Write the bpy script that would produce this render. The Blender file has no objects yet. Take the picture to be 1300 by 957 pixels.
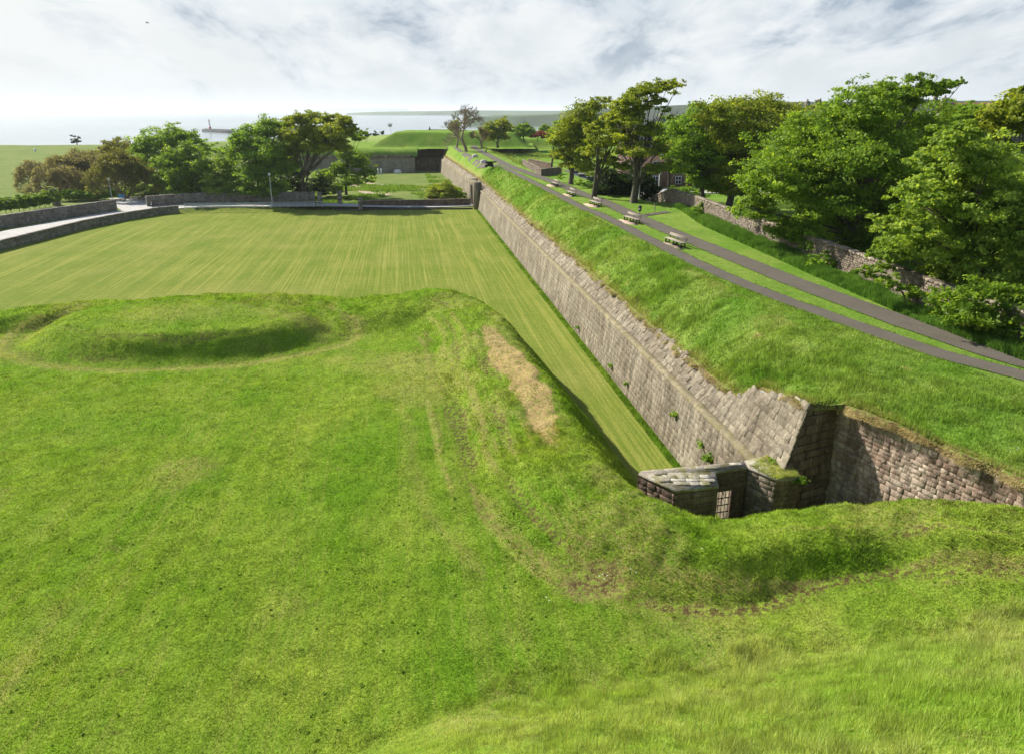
import bpy, math, random
import numpy as np
from mathutils import Vector
random.seed(7)
RS = np.random.RandomState(11)
C = bpy.data.collections.new('scene'); bpy.context.scene.collection.children.link(C)
sc = bpy.context.scene
# ------------------------------------------------------------------ camera maths (used to find ground positions)
F = 900.; CX, CY = 650., 433.5; H = 20.; P = math.atan(294.5/F)
cP, sP = math.cos(P), math.sin(P)
def at(x, y, z):
    a = (x-CX)/F; b = -(y-CY)/F
    fy = cP + b*sP; fz = -sP + b*cP
    t = (z-H)/fz
    return (a*t, fy*t, z)
def atY(x, y, Y):
    a = (x-CX)/F; b = -(y-CY)/F
    fy = cP + b*sP; fz = -sP + b*cP
    t = Y/fy
    return (a*t, Y, H+fz*t), t
def W(u, v): return (8-.1503*u+.9886*v, 50+.9886*u+.1503*v)
def UV(x, y):
    x = x-8; y = y-50
    return (-.1503*x+.9886*y, .9886*x+.1503*y)
def S(t):
    t = np.clip(t, 0, 1); return t*t*(3-2*t)
# ------------------------------------------------------------------ noise
def _h(ix, iy, s):
    n = (ix.astype(np.int64)*374761393 + iy.astype(np.int64)*668265263 + s*974711) & 0x7fffffff
    n = ((n ^ (n >> 13))*1274126177) & 0x7fffffff
    n = (n ^ (n >> 16)) & 0xffff
    return n/65535.
def vn(x, y, sc_, s=0):
    x = np.asarray(x, float)/sc_; y = np.asarray(y, float)/sc_
    ix = np.floor(x); iy = np.floor(y); fx = x-ix; fy = y-iy
    fx = fx*fx*(3-2*fx); fy = fy*fy*(3-2*fy)
    a = _h(ix, iy, s); b = _h(ix+1, iy, s); c = _h(ix, iy+1, s); d = _h(ix+1, iy+1, s)
    return (a*(1-fx)+b*fx)*(1-fy) + (c*(1-fx)+d*fx)*fy - .5
def fbm(x, y, sc_, s=0, o=3):
    r = 0; a = 1.
    for i in range(o):
        r = r + a*vn(x, y, sc_/2**i, s+i*7); a *= .5
    return r
# ------------------------------------------------------------------ mesh helpers
def tag(o, label=None, cat=None, group=None, kind=None):
    if label: o['label'] = label
    if cat: o['category'] = cat
    if group: o['group'] = group
    if kind: o['kind'] = kind
    return o
def mk(name, V, Fs, mat, parent=None, attrs=None, smooth=False):
    me = bpy.data.meshes.new(name)
    V = np.asarray(V, np.float32)
    me.vertices.add(len(V)); me.vertices.foreach_set('co', V.ravel())
    if isinstance(Fs, np.ndarray): Fs = [Fs]
    Fs = [np.asarray(f, np.int32) for f in Fs if len(f)]
    nl = sum(f.size for f in Fs); npol = sum(len(f) for f in Fs)
    me.loops.add(nl); me.polygons.add(npol)
    me.loops.foreach_set('vertex_index', np.concatenate([f.ravel() for f in Fs]))
    ls = []; c = 0
    for f in Fs:
        k = f.shape[1]; ls.append(c+np.arange(len(f))*k); c += f.size
    me.polygons.foreach_set('loop_start', np.concatenate(ls).astype(np.int32))
    me.update(calc_edges=True)
    if smooth: me.polygons.foreach_set('use_smooth', np.ones(npol, bool))
    if attrs:
        for k, a in attrs.items():
            at_ = me.attributes.new(k, 'FLOAT', 'POINT'); at_.data.foreach_set('value', np.asarray(a, np.float32))
    if mat: me.materials.append(mat)
    o = bpy.data.objects.new(name, me); C.objects.link(o)
    if parent: o.parent = parent
    return o
def empty(name, loc=(0, 0, 0), rz=0):
    o = bpy.data.objects.new(name, None); C.objects.link(o)
    o.location = loc; o.rotation_euler[2] = rz; o.empty_display_size = .3
    return o
def copy_tree(o, parent=None):
    c = o.copy(); C.objects.link(c); c.parent = parent
    for ch in [k for k in bpy.data.objects if k.parent == o]:
        copy_tree(ch, c)
    return c
class MB:
    def __init__(s): s.v = []; s.q = []; s.t = []; s.a = []
    def quad(s, a, b, c, d, var=0.):
        n = len(s.v); s.v += [a, b, c, d]; s.q.append((n, n+1, n+2, n+3)); s.a += [var]*4
    def box(s, c, size, rz=0, bev=0, var=0.):
        x, y, z = [k/2 for k in size]; n = len(s.v); co, si = math.cos(rz), math.sin(rz)
        def pt(p): return (c[0]+p[0]*co-p[1]*si, c[1]+p[0]*si+p[1]*co, c[2]+p[2])
        if bev <= 0:
            for k in ((-x,-y,-z),(x,-y,-z),(x,y,-z),(-x,y,-z),(-x,-y,z),(x,-y,z),(x,y,z),(-x,y,z)): s.v.append(pt(k))
            s.a += [var]*8
            for f in ((3,2,1,0),(4,5,6,7),(0,1,5,4),(1,2,6,5),(2,3,7,6),(3,0,4,7)): s.q.append(tuple(n+i for i in f))
        else:
            b = bev
            rings = [(x-b,y-b,-z),(x,y,-z+b),(x,y,z-b),(x-b,y-b,z)]
            for (X,Y,Z) in rings:
                for k in ((-X,-Y),(X,-Y),(X,Y),(-X,Y)): s.v.append(pt((k[0],k[1],Z)))
            s.a += [var]*16
            s.q.append((n+3,n+2,n+1,n)); s.q.append((n+12,n+13,n+14,n+15))
            for r in range(3):
                for i in range(4):
                    j = (i+1) % 4; s.q.append((n+r*4+i, n+r*4+j, n+r*4+4+j, n+r*4+4+i))
        return s
    def tube(s, pts, rad, k=6, var=0., cap=True):
        n0 = len(s.v); P_ = [Vector(p) for p in pts]
        up = Vector((.31, .17, .93))
        for i, p in enumerate(P_):
            d = (P_[min(i+1, len(P_)-1)]-P_[max(i-1, 0)])
            if d.length < 1e-6: d = Vector((0, 0, 1))
            d.normalize(); a = d.cross(up)
            if a.length < .05: a = d.cross(Vector((1, 0, 0)))
            a.normalize(); b = d.cross(a)
            r = rad[i] if hasattr(rad, '__len__') else rad
            for j in range(k):
                t = 2*math.pi*j/k; q = p + a*(r*math.cos(t)) + b*(r*math.sin(t)); s.v.append(tuple(q))
            s.a += [var]*k
        for i in range(len(P_)-1):
            for j in range(k):
                j2 = (j+1) % k; s.q.append((n0+i*k+j, n0+i*k+j2, n0+(i+1)*k+j2, n0+(i+1)*k+j))
        if cap:
            for base in (n0, n0+(len(P_)-1)*k):
                for j in range(1, k-1): s.t.append((base, base+j, base+j+1))
        return s
    def lathe(s, c, prof, k=12):   # prof: [(r,z)]
        n0 = len(s.v)
        for r, z in prof:
            for j in range(k):
                t = 2*math.pi*j/k; s.v.append((c[0]+r*math.cos(t), c[1]+r*math.sin(t), c[2]+z))
            s.a += [0.]*k
        for i in range(len(prof)-1):
            for j in range(k):
                j2 = (j+1) % k; s.q.append((n0+i*k+j, n0+i*k+j2, n0+(i+1)*k+j2, n0+(i+1)*k+j))
        for base in (n0, n0+(len(prof)-1)*k):
            for j in range(1, k-1): s.t.append((base, base+j, base+j+1))
        return s
    def prism(s, poly, z0, z1):
        n = len(s.v); k = len(poly)
        for z in (z0, z1):
            for p in poly: s.v.append((p[0], p[1], z))
        s.a += [0.]*(2*k)
        for i in range(k):
            j = (i+1) % k; s.q.append((n+i, n+j, n+k+j, n+k+i))
        for i in range(1, k-1): s.t.append((n, n+i+1, n+i)); s.t.append((n+k, n+k+i, n+k+i+1))
        return s
    def build(s, name, mat, parent=None, smooth=False):
        fs = []
        if s.q: fs.append(np.array(s.q))
        if s.t: fs.append(np.array(s.t))
        return mk(name, s.v, fs, mat, parent, {'var': s.a}, smooth)
def grid_faces(nr, nc, keep=None):
    i = np.arange(nr-1)[:, None]*nc + np.arange(nc-1)[None, :]
    f = np.stack([i, i+1, i+nc+1, i+nc], -1).reshape(-1, 4)
    if keep is not None: f = f[keep.ravel()]
    return f
def compact(V, f, attrs):
    used = np.unique(f); m = -np.ones(len(V), np.int64); m[used] = np.arange(len(used))
    return V[used], m[f], {k: a[used] for k, a in attrs.items()}
# ------------------------------------------------------------------ materials
def mat_base(name):
    m = bpy.data.materials.new(name); m.use_nodes = True
    nt = m.node_tree; b = nt.nodes['Principled BSDF']; b.inputs['Roughness'].default_value = .85
    b.inputs['Specular IOR Level'].default_value = .25
    return m, nt, b
def plain(name, col, rough=.7, metal=0.):
    m, nt, b = mat_base(name); b.inputs['Roughness'].default_value = rough; b.inputs['Metallic'].default_value = metal
    N = nt.nodes; no = N.new('ShaderNodeTexNoise'); no.inputs['Scale'].default_value = 6; no.inputs['Detail'].default_value = 5
    tc = N.new('ShaderNodeTexCoord'); nt.links.new(tc.outputs['Object'], no.inputs['Vector'])
    mx = N.new('ShaderNodeMix'); mx.data_type = 'RGBA'
    mx.inputs['A'].default_value = (*[c*.75 for c in col], 1); mx.inputs['B'].default_value = (*[min(1, c*1.2) for c in col], 1)
    nt.links.new(no.outputs['Fac'], mx.inputs['Factor']); nt.links.new(mx.outputs['Result'], b.inputs['Base Color'])
    return m
class NT:
    def __init__(s, nt): s.nt = nt; s.N = nt.nodes
    def _in(s, sock, v):
        if hasattr(v, 'links'): s.nt.links.new(v, sock)
        elif isinstance(v, (tuple, list)):
            sock.default_value = (*v, 1) if len(v) == 3 and len(sock.default_value) == 4 else v
        else: sock.default_value = v
    def coord(s): return s.N.new('ShaderNodeTexCoord').outputs['Object']
    def pos(s): return s.N.new('ShaderNodeNewGeometry').outputs['Position']
    def map(s, vec, scale=(1, 1, 1), rot=(0, 0, 0), loc=(0, 0, 0)):
        m = s.N.new('ShaderNodeMapping'); s.nt.links.new(vec, m.inputs['Vector'])
        m.inputs['Scale'].default_value = scale; m.inputs['Rotation'].default_value = rot; m.inputs['Location'].default_value = loc
        return m.outputs[0]
    def noise(s, vec, scale, detail=3, rough=.55, dist=0):
        n = s.N.new('ShaderNodeTexNoise'); s.nt.links.new(vec, n.inputs['Vector'])
        n.inputs['Scale'].default_value = scale; n.inputs['Detail'].default_value = detail
        n.inputs['Roughness'].default_value = rough; n.inputs['Distortion'].default_value = dist
        return n.outputs['Fac']
    def vor(s, vec, scale, out='Distance', feat='F1'):
        n = s.N.new('ShaderNodeTexVoronoi'); n.feature = feat; s.nt.links.new(vec, n.inputs['Vector'])
        n.inputs['Scale'].default_value = scale
        return n.outputs[out]
    def ramp(s, f, stops):
        r = s.N.new('ShaderNodeValToRGB'); s.nt.links.new(f, r.inputs['Fac']); e = r.color_ramp.elements
        while len(e) > 2: e.remove(e[-1])
        for i, (p, c) in enumerate(stops):
            el = e[i] if i < 2 else e.new(p)
            el.position = p; el.color = (*c, 1) if isinstance(c, (tuple, list)) else (c, c, c, 1)
        return r.outputs['Color']
    def mix(s, f, a, b, mode='MIX'):
        m = s.N.new('ShaderNodeMix'); m.data_type = 'RGBA'; m.blend_type = mode
        s._in(m.inputs['Factor'], f); s._in(m.inputs['A'], a); s._in(m.inputs['B'], b)
        return m.outputs['Result']
    def math(s, op, a, b=0., c=None):
        m = s.N.new('ShaderNodeMath'); m.operation = op; s._in(m.inputs[0], a); s._in(m.inputs[1], b)
        if c is not None: s._in(m.inputs[2], c)
        return m.outputs[0]
    def attr(s, n):
        a = s.N.new('ShaderNodeAttribute'); a.attribute_name = n; return a.outputs['Fac']
    def bump(s, h, dist, strength=1., normal=None):
        b = s.N.new('ShaderNodeBump'); b.inputs['Distance'].default_value = dist; b.inputs['Strength'].default_value = strength
        s.nt.links.new(h, b.inputs['Height'])
        if normal is not None: s.nt.links.new(normal, b.inputs['Normal'])
        return b.outputs[0]
WALLROT = (0, 0, -math.atan2(.1503, .9886))
def grass_mat(name, A, B, D, dry=(.44, .33, .16), soil=(.10, .066, .035), stripes=0., bump=.05, transl=0., blade=False, rough=.9, fine=1.):
    """A dark, B mid, D light grass colours"""
    m, nt, b = mat_base(name); n = NT(nt); co = n.pos()
    n1 = n.noise(co, .16, 4, .6); n2 = n.noise(co, 1.3, 4, .65); n3 = n.noise(co, 9*fine, 3, .7)
    c = n.mix(n.ramp(n1, [(.35, 0.), (.68, 1.)]), B, D)
    c = n.mix(n.ramp(n2, [(.34, .38), (.58, 0.)]), c, A)
    if stripes:
        w = n.map(co, (1.5, .012, 1), (0, 0, 0))
        # rotate so that x runs across the wall direction
        w = n.map(n.map(co, (1, 1, 1), (0, 0, -math.atan2(.1503, .9886))), (1., .01, 1))
        s1 = n.noise(w, 3.6, 3, .85); s2 = n.noise(w, .6, 2, .5)
        st = n.math('ADD', n.math('MULTIPLY', s1, .84), n.math('MULTIPLY', s2, .28))
        c = n.mix(n.math('MULTIPLY', n.ramp(st, [(.55, 0.), (.68, 1.)]), stripes), c, (.34, .335, .09))
        c = n.mix(n.math('MULTIPLY', n.ramp(st, [(.44, 1.), (.56, 0.)]), stripes*.7), c, (.10, .17, .03))
    f3 = n.ramp(n3, [(.3, .62), (.7, 1.32)])
    c = n.mix(1., c, f3, 'MULTIPLY')
    if blade:
        v = n.attr('var')
        c = n.mix(1., c, n.ramp(v, [(0., .5), (1., 1.55)]), 'MULTIPLY')
        c = n.mix(n.ramp(v, [(.9, 0.), (.98, .55)]), c, (.42, .38, .16))
    d = n.attr('dry'); dn = n.math('MULTIPLY', d, n.ramp(n.noise(co, 5, 4, .7), [(.40, .2), (.54, 1.)]))
    c = n.mix(dn, c, dry)
    s_ = n.attr('soil'); sn = n.math('MULTIPLY', s_, n.ramp(n.noise(co, 5, 6, .8), [(.45, 0.), (.55, 1.)]))
    if not blade: c = n.mix(sn, c, soil)
    nt.links.new(c, b.inputs['Base Color']); b.inputs['Roughness'].default_value = rough
    b.inputs['Specular IOR Level'].default_value = .02
    if not blade:
        hh = n.math('ADD', n.noise(co, 14*fine, 4, .75), n.math('MULTIPLY', n.noise(co, 3, 3, .6), 1.2))
        nt.links.new(n.bump(hh, bump), b.inputs['Normal'])
    if transl:
        t = n.N.new('ShaderNodeBsdfTranslucent'); nt.links.new(n.mix(1., c, (1.25, 1.2, .55), 'MULTIPLY'), t.inputs['Color'])
        ms = n.N.new('ShaderNodeMixShader'); ms.inputs[0].default_value = transl
        nt.links.new(b.outputs[0], ms.inputs[1]); nt.links.new(t.outputs[0], ms.inputs[2])
        nt.links.new(ms.outputs[0], n.N['Material Output'].inputs['Surface'])
    return m
def leaf_mat(name, A, B, D, transl=.5):
    m, nt, b = mat_base(name); n = NT(nt); co = n.pos()
    v = n.attr('var')
    c = n.ramp(v, [(0., A), (.55, B), (1., D)])
    c = n.mix(n.ramp(n.noise(co, .55, 3, .6), [(.35, .0), (.7, .6)]), c, tuple(k*.75 for k in A))
    nt.links.new(c, b.inputs['Base Color']); b.inputs['Roughness'].default_value = .5
    b.inputs['Specular IOR Level'].default_value = .12
    t = n.N.new('ShaderNodeBsdfTranslucent'); nt.links.new(n.mix(1., c, (1.4, 1.3, .5), 'MULTIPLY'), t.inputs['Color'])
    ms = n.N.new('ShaderNodeMixShader'); ms.inputs[0].default_value = transl
    nt.links.new(b.outputs[0], ms.inputs[1]); nt.links.new(t.outputs[0], ms.inputs[2])
    nt.links.new(ms.outputs[0], n.N['Material Output'].inputs['Surface'])
    return m
def stone_mat(name, A, B, D, lichen=(.5, .5, .45), streak=.5, moss=.0, bump=.02, pale=.35):
    m, nt, b = mat_base(name); n = NT(nt); co = n.pos(); v = n.attr('var')
    c = n.ramp(v, [(0., A), (.5, B), (1., D)])
    lg = n.noise(co, .35, 4, .6)
    c = n.mix(n.ramp(lg, [(.4, 0.), (.62, pale)]), c, lichen)
    st = n.noise(n.map(co, (1.6, 1.6, .12)), 1.1, 5, .75)
    c = n.mix(n.ramp(st, [(.45, streak), (.6, 0.)]), c, tuple(k*.35 for k in A))
    c = n.mix(n.ramp(n.noise(co, 4.5, 5, .75), [(.55, 0.), (.72, .6)]), c, lichen)
    c = n.mix(n.ramp(n.noise(co, 9, 4, .8), [(.3, .6), (.5, 0.)]), c, tuple(k*.45 for k in A))
    if moss:
        c = n.mix(n.math('MULTIPLY', n.ramp(n.noise(co, 1.7, 5, .7), [(.45, 0.), (.6, 1.)]), moss), c, (.16, .15, .035))
    nt.links.new(c, b.inputs['Base Color'])
    h = n.math('ADD', n.noise(co, 7, 6, .75), n.math('MULTIPLY', n.noise(co, 30, 3, .7), .4))
    nt.links.new(n.bump(h, bump*2.5), b.inputs['Normal'])
    return m
M = {}
M['lawn'] = grass_mat('near_lawn', (0.075, 0.163, 0.017), (0.146, 0.283, 0.019), (0.256, 0.354, 0.046), bump=.12, stripes=.3)
M['moat'] = grass_mat('striped_lawn', (0.074, 0.128, 0.019), (0.136, 0.188, 0.027), (0.192, 0.225, 0.046), stripes=.45, bump=.04)
M['bank'] = grass_mat('bank_grass', (0.062, 0.147, 0.019), (0.132, 0.259, 0.031), (0.237, 0.322, 0.067), bump=.12)
M['field'] = grass_mat('field_grass', (0.072, 0.122, 0.032), (0.126, 0.186, 0.046), (0.189, 0.229, 0.073), bump=.03)
M['rough'] = grass_mat('rough_grass', (.04, .09, .012), (.10, .18, .025), (.16, .22, .05), bump=.3)
M['blade'] = grass_mat('lawn_blades', (0.086, 0.191, 0.017), (0.174, 0.342, 0.023), (0.314, 0.421, 0.054), transl=.3, blade=True, rough=.6)
M['bladebank'] = grass_mat('bank_blades', (0.070, 0.166, 0.019), (0.152, 0.297, 0.033), (0.275, 0.375, 0.077), transl=.3, blade=True, rough=.6)
M['bladelong'] = grass_mat('long_blades', (0.153, 0.266, 0.034), (0.278, 0.404, 0.069), (0.449, 0.500, 0.183), transl=.35, blade=True, rough=.55)
M['bladedark'] = grass_mat('weed_blades', (.05, .125, .02), (.09, .20, .03), (.15, .28, .05), transl=.3, blade=True, rough=.55)
M['fringe'] = grass_mat('dead_fringe', (.20, .15, .06), (.32, .25, .11), (.42, .35, .17), transl=.25, blade=True, rough=.8)
M['leaf_bright'] = leaf_mat('sycamore_leaves', (0.086, 0.169, 0.019), (0.201, 0.338, 0.036), (0.414, 0.537, 0.094))
M['leaf_mid'] = leaf_mat('tree_leaves', (0.097, 0.189, 0.024), (0.213, 0.377, 0.041), (0.405, 0.556, 0.082))
M['leaf_olive'] = leaf_mat('olive_leaves', (0.127, 0.184, 0.021), (0.274, 0.356, 0.039), (0.465, 0.474, 0.071))
M['leaf_brown'] = leaf_mat('budding_leaves', (0.166, 0.158, 0.086), (0.262, 0.252, 0.133), (0.373, 0.374, 0.187))
M['leaf_yellow'] = leaf_mat('yellow_leaves', (.12, .14, .03), (.21, .23, .05), (.33, .32, .07))
M['leaf_pale'] = leaf_mat('pale_leaves', (0.117, 0.207, 0.031), (0.256, 0.387, 0.056), (0.535, 0.651, 0.153))
M['leaf_red'] = leaf_mat('red_leaves', (.12, .02, .02), (.26, .05, .05), (.36, .12, .10))
M['leaf_dark'] = leaf_mat('dark_leaves', (.015, .035, .01), (.03, .065, .015), (.06, .10, .02))
M['bark'] = stone_mat('bark', (.10, .085, .065), (.16, .14, .11), (.22, .20, .16), (.26, .25, .19), streak=.5, bump=.01, pale=.2)
M['twig'] = plain('twigs', (.21, .165, .12), .9)
M['wall_long'] = stone_mat('ashlar', (0.166, 0.138, 0.102), (0.224, 0.188, 0.141), (0.291, 0.250, 0.188), (0.435, 0.397, 0.318), streak=.55, pale=.5)
M['wall_far'] = stone_mat('far_ashlar', (.24, .22, .19), (.28, .26, .22), (.33, .31, .27), (.42, .40, .36), streak=.3, pale=.3)
M['pier'] = plain('dark_pier_stone', (.035, .04, .045), .9)
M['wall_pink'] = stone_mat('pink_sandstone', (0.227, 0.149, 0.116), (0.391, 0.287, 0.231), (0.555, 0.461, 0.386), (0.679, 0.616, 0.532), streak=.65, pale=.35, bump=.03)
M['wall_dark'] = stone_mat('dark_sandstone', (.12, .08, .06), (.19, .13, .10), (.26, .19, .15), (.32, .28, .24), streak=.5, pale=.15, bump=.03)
M['mortar'] = stone_mat('mortar', (.10, .085, .065), (.13, .11, .09), (.17, .15, .12), (.25, .22, .18), streak=.4, pale=.2)
M['slab'] = stone_mat('roof_slabs', (.16, .13, .11), (.27, .24, .20), (.42, .40, .36), (.70, .69, .65), streak=.2, moss=.85, pale=.35)
M['coping'] = stone_mat('string_course', (0.157, 0.132, 0.088), (0.215, 0.184, 0.125), (0.273, 0.240, 0.165), (0.381, 0.344, 0.248), streak=.5, moss=.4, pale=.35)
M['rubble'] = stone_mat('rubble', (.10, .078, .06), (.18, .14, .11), (.32, .27, .22), (.55, .5, .43), streak=.25, pale=.2)
M['rubblegrey'] = stone_mat('grey_rubble', (.12, .11, .095), (.22, .20, .175), (.34, .315, .28), (.45, .43, .38), streak=.3, pale=.2)
M['tarmac'] = plain('tarmac', (.125, .105, .10), .9)
M['road'] = plain('road_surface', (.30, .30, .30), .9)
M['pad'] = plain('worn_gravel', (.40, .31, .25), .95)
M['wood'] = plain('bleached_timber', (.30, .26, .225), .9)
M['iron'] = plain('black_iron', (.012, .012, .013), .5)
M['white'] = plain('white_paint', (.75, .76, .78), .5)
M['galv'] = plain('galvanised_steel', (.48, .50, .50), .5, .1)
M['black'] = plain('black_plastic', (.015, .016, .018), .45)
M['blue'] = plain('blue_paint', (.02, .25, .55), .5)
M['red'] = plain('red_paint', (.45, .05, .05), .6)
M['glass'] = plain('dark_glass', (.03, .035, .04), .1)
M['slate'] = plain('slate', (.13, .13, .14), .7)
M['tile'] = plain('clay_tile', (.30, .14, .09), .8)
M['brick'] = stone_mat('brown_stone', (.18, .12, .10), (.26, .18, .15), (.33, .24, .20), (.36, .30, .26), streak=.3, pale=.1)
M['concrete'] = plain('concrete', (.45, .44, .42), .85)
# tarmac: fine aggregate + worn patches
def tarmac(m, base):
    nt = m.node_tree; n = NT(nt); b = nt.nodes['Principled BSDF']; co = n.pos()
    c = n.mix(n.ramp(n.noise(co, .7, 5, .7), [(.35, 0.), (.7, 1.)]), tuple(k*.8 for k in base), tuple(k*1.3 for k in base))
    c = n.mix(n.ramp(n.noise(co, 25, 2, .8), [(.42, 0.), (.62, .85)]), c, tuple(k*2.1 for k in base))
    nt.links.new(c, b.inputs['Base Color'])
tarmac(M['tarmac'], (.066, .059, .050)); tarmac(M['road'], (.27, .27, .27))
# ------------------------------------------------------------------ the terrain
CR = [  # crest of the foreground bank: x, y, z, inner width
 (-90, 58, 4.8, 4), (-55, 55, 5, 4), (-40, 53.5, 5.0, 4), (-34, 56.5, 5.0, 4), (-25, 58.5, 5.1, 4), (-17, 58, 5.0, 7.5), (-13.4, 57.3, 5.0, 8), (-10, 57.7, 5.2, 8),
 (-6.2, 58.6, 5.5, 7.5), (-3.2, 56.0, 5.5, 6), (-1.2, 50.5, 5.4, 5.2), (.3, 44, 5.2, 5.6), (1.5, 39.5, 5.1, 5.7), (2.2, 36.3, 5.0, 5.8), (3.1, 31.5, 5.0, 5.8), (3.9, 27.6, 5.05, 5.6),
 (5.1, 25.5, 5.05, 5), (6.3, 24.2, 5.05, 4), (8.0, 23.5, 5.1, 3.6), (10.4, 23.6, 5.35, 3.1), (13, 23.7, 5.65, 3), (15.2, 23.5, 5.8, 3), (18.2, 22.5, 6.15, 3), (30, 21, 7.2, 3)]
CRa = np.array(CR)
def crest(x, y):
    """signed distance (positive on the camera side), crest z and inner width"""
    best = np.full(x.shape, 1e9); sd = np.zeros(x.shape); zc = np.zeros(x.shape); w = np.zeros(x.shape); al = np.zeros(x.shape); acc = 0.; wsum = np.zeros(x.shape); zs = np.zeros(x.shape); ws = np.zeros(x.shape)
    for i in range(len(CRa)-1):
        a, b = CRa[i], CRa[i+1]; dx, dy = b[0]-a[0], b[1]-a[1]; L2 = dx*dx+dy*dy
        t = np.clip(((x-a[0])*dx+(y-a[1])*dy)/L2, 0, 1)
        ex, ey = x-(a[0]+t*dx), y-(a[1]+t*dy); d = np.hypot(ex, ey)
        m = d < best; s = -np.sign(dx*(y-a[1])-dy*(x-a[0]))
        best = np.where(m, d, best); sd = np.where(m, d*s, sd)
        al = np.where(m, acc+t*math.sqrt(L2), al); acc += math.sqrt(L2)
        q = math.sqrt(L2)/(d+.35)**4; wsum += q; zs += q*(a[2]+t*(b[2]-a[2])); ws += q*(a[3]+t*(b[3]-a[3]))
    crest.al = al; zc = zs/wsum; w = ws/wsum
    return sd, zc, w
def terr(sd, w, al):
    k = S((sd-.15*w)/(.25*w))*(1-S((sd-1.15*w)/.5))
    return k*fbm(sd+.35*vn(al, al*0, 3.), al/9., .55, 81, 2)
TOE = np.array([(-60, 4, 4), (-20, 9, 4), (-6, 13.5, 4), (-1.1, 16.1, 4), (1.2, 16.8, 4), (4.5, 17.4, 4.15), (8.6, 18.0, 4.3), (12.3, 18.0, 4.8), (15.7, 18.0, 5.3), (40, 17, 6.5)])
def zlawn(x): return 4-.28*np.exp(-((x-7)/4.5)**2)+1.35*S((x-5)/13.)
def Fz(x, y, micro=True):
    sd, zc, w = crest(x, y); zl = zlawn(x); al = crest.al
    t = np.clip(sd/w, 0, 1)
    wr = S((x-6)/3.)              # right-hand stretch: broad flat top, then a steep face
    b1 = 1-(.35*S((t-.08)/.92)+.65*S((t-.45)/.5)); b2 = 1-S((t-.48)/.47)
    z_in = zl+(zc-zl)*(b1*(1-wr)+b2*wr)
    d = -sd; z_out = zc-np.where(d < .8, .75*d*d, .48+1.2*(d-.8))
    z = np.where(sd >= 0, z_in, z_out)
    # ruts at the foot of the bank
    z = z-.24*np.exp(-((sd-w*.98)/.24)**2)*(sd > 0)-.07*np.exp(-((sd-w*.98-1.1)/.25)**2)*(sd > 0)*(x < 2)+.21*terr(sd, w, al)*S((x+7)/2.)
    # oval mound
    ex, ey = (x+24.3)/12.0, (y-50.4)/7.0; r = np.sqrt(ex*ex+ey*ey)
    ma = np.arctan2(ey, ex)*9; mt = fbm(r*9+.5*vn(ma, ma*0, 3.), ma/9., .6, 83, 2)
    mz = 1.5*(1-S((r-.66)/.33))+.3*np.clip(1-r*r, 0, 1)-.14*np.exp(-((r-1.02)/.03)**2)+.11*mt*S((r-.35)/.2)*(1-S((r-1.08)/.05))
    z = np.where(sd > -.5, np.maximum(z, zl+mz), z)
    # grassy cavalier slope under the camera
    ty = np.interp(x, TOE[:, 0], TOE[:, 1])
    dd = (ty-y)*.93
    sl = zl+.82*np.sqrt(np.clip(dd, 0, 99)**2+.5)-.58
    sl = np.minimum(sl, 18.3)
    z = np.where(dd > 0, np.maximum(z, sl), z)
    if micro:
        onb = np.exp(-(np.clip(sd, -9, 99)/4.)**2)
        z = z+fbm(x, y, 2.6, 3)*(.09+.20*onb)+fbm(x, y, .55, 9, 2)*(.065+.09*onb)
    return z
def fg_attrs(x, y):
    sd, zc, w = crest(x, y); nz = fbm(x, y, 1.6, 21); tr = terr(sd, w, crest.al)*S((x+8)/2.)
    u, v = UV(x, y)
    dry = np.zeros(x.shape); soil = np.zeros(x.shape)
    # scraped straw coloured patch on the crown of the bank
    cx = np.interp(y, [27, 36, 45, 54], [2.3, 1.2, -.9, -3.4])
    e = np.hypot((x-cx)/(1.15+nz*.7), (y-39.5)/9.5)
    dry = np.maximum(dry, 1.7*(1-S((e-.72)/.38))); 
    soil = np.maximum(soil, .45*(1-S((np.abs(x-cx-1.2-nz*.5)-.1)/.4))*S((y-29)/3)*(1-S((y-44)/3)))
    e = np.hypot((x-3.0)/1.3, (y-21.6)/.9)+nz*.7
    soil = np.maximum(soil, .9*(1-S((e-.5)/.6))); dry = np.maximum(dry, .6*(1-S((e-.7)/.5)))
    # foot of bank tracks
    soil = np.maximum(soil, .9*S((-tr-.15)/.14)); dry = np.maximum(dry, .5*S((tr-.15)/.2))
    f = np.exp(-((sd-w*.98+nz*.35)/.32)**2)*(sd > 0)
    soil = np.maximum(soil, f*(.4+.4*S((x-1)/4)*(y < 30)+.25*(vn(x, y, 3, 5) > 0)))
    f2 = np.exp(-((sd-w*.72+nz*.3)/.2)**2)*(sd > 0)*(x < 3)*(y < 50); soil = np.maximum(soil, f2*.5)
    # mown line running parallel to the bank
    g = np.exp(-((sd-w-2.3+nz*.5)/.35)**2)*(x < -1)*(y < 46); dry = np.maximum(dry, g*.28)
    # mound
    ex, ey = (x+24.3)/12.0, (y-50.4)/7.0; r = np.sqrt(ex*ex+ey*ey); ma = np.arctan2(ey, ex)*9; mt = fbm(r*9+.5*vn(ma, ma*0, 3.), ma/9., .6, 83, 2)
    soil = np.maximum(soil, .8*S((-mt-.2)/.15)*S((r-.6)/.1)*(1-S((r-1.05)/.05)))
    g = np.exp(-((r-1.02+nz*.05)/.035)**2)*(y < 54); soil = np.maximum(soil, g*.75); dry = np.maximum(dry, np.exp(-((r-1.08+nz*.06)/.05)**2)*.55*(y < 53))
    dry = np.maximum(dry, S((.55-r)/.4)*.3)
    dry = np.maximum(dry, .35*S((fbm(x, y, 5, 77)-.1)/.3)); soil = np.maximum(soil, .6*S((fbm(x, y, .9, 55)-.52)/.1))
    return dry, soil
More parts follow.
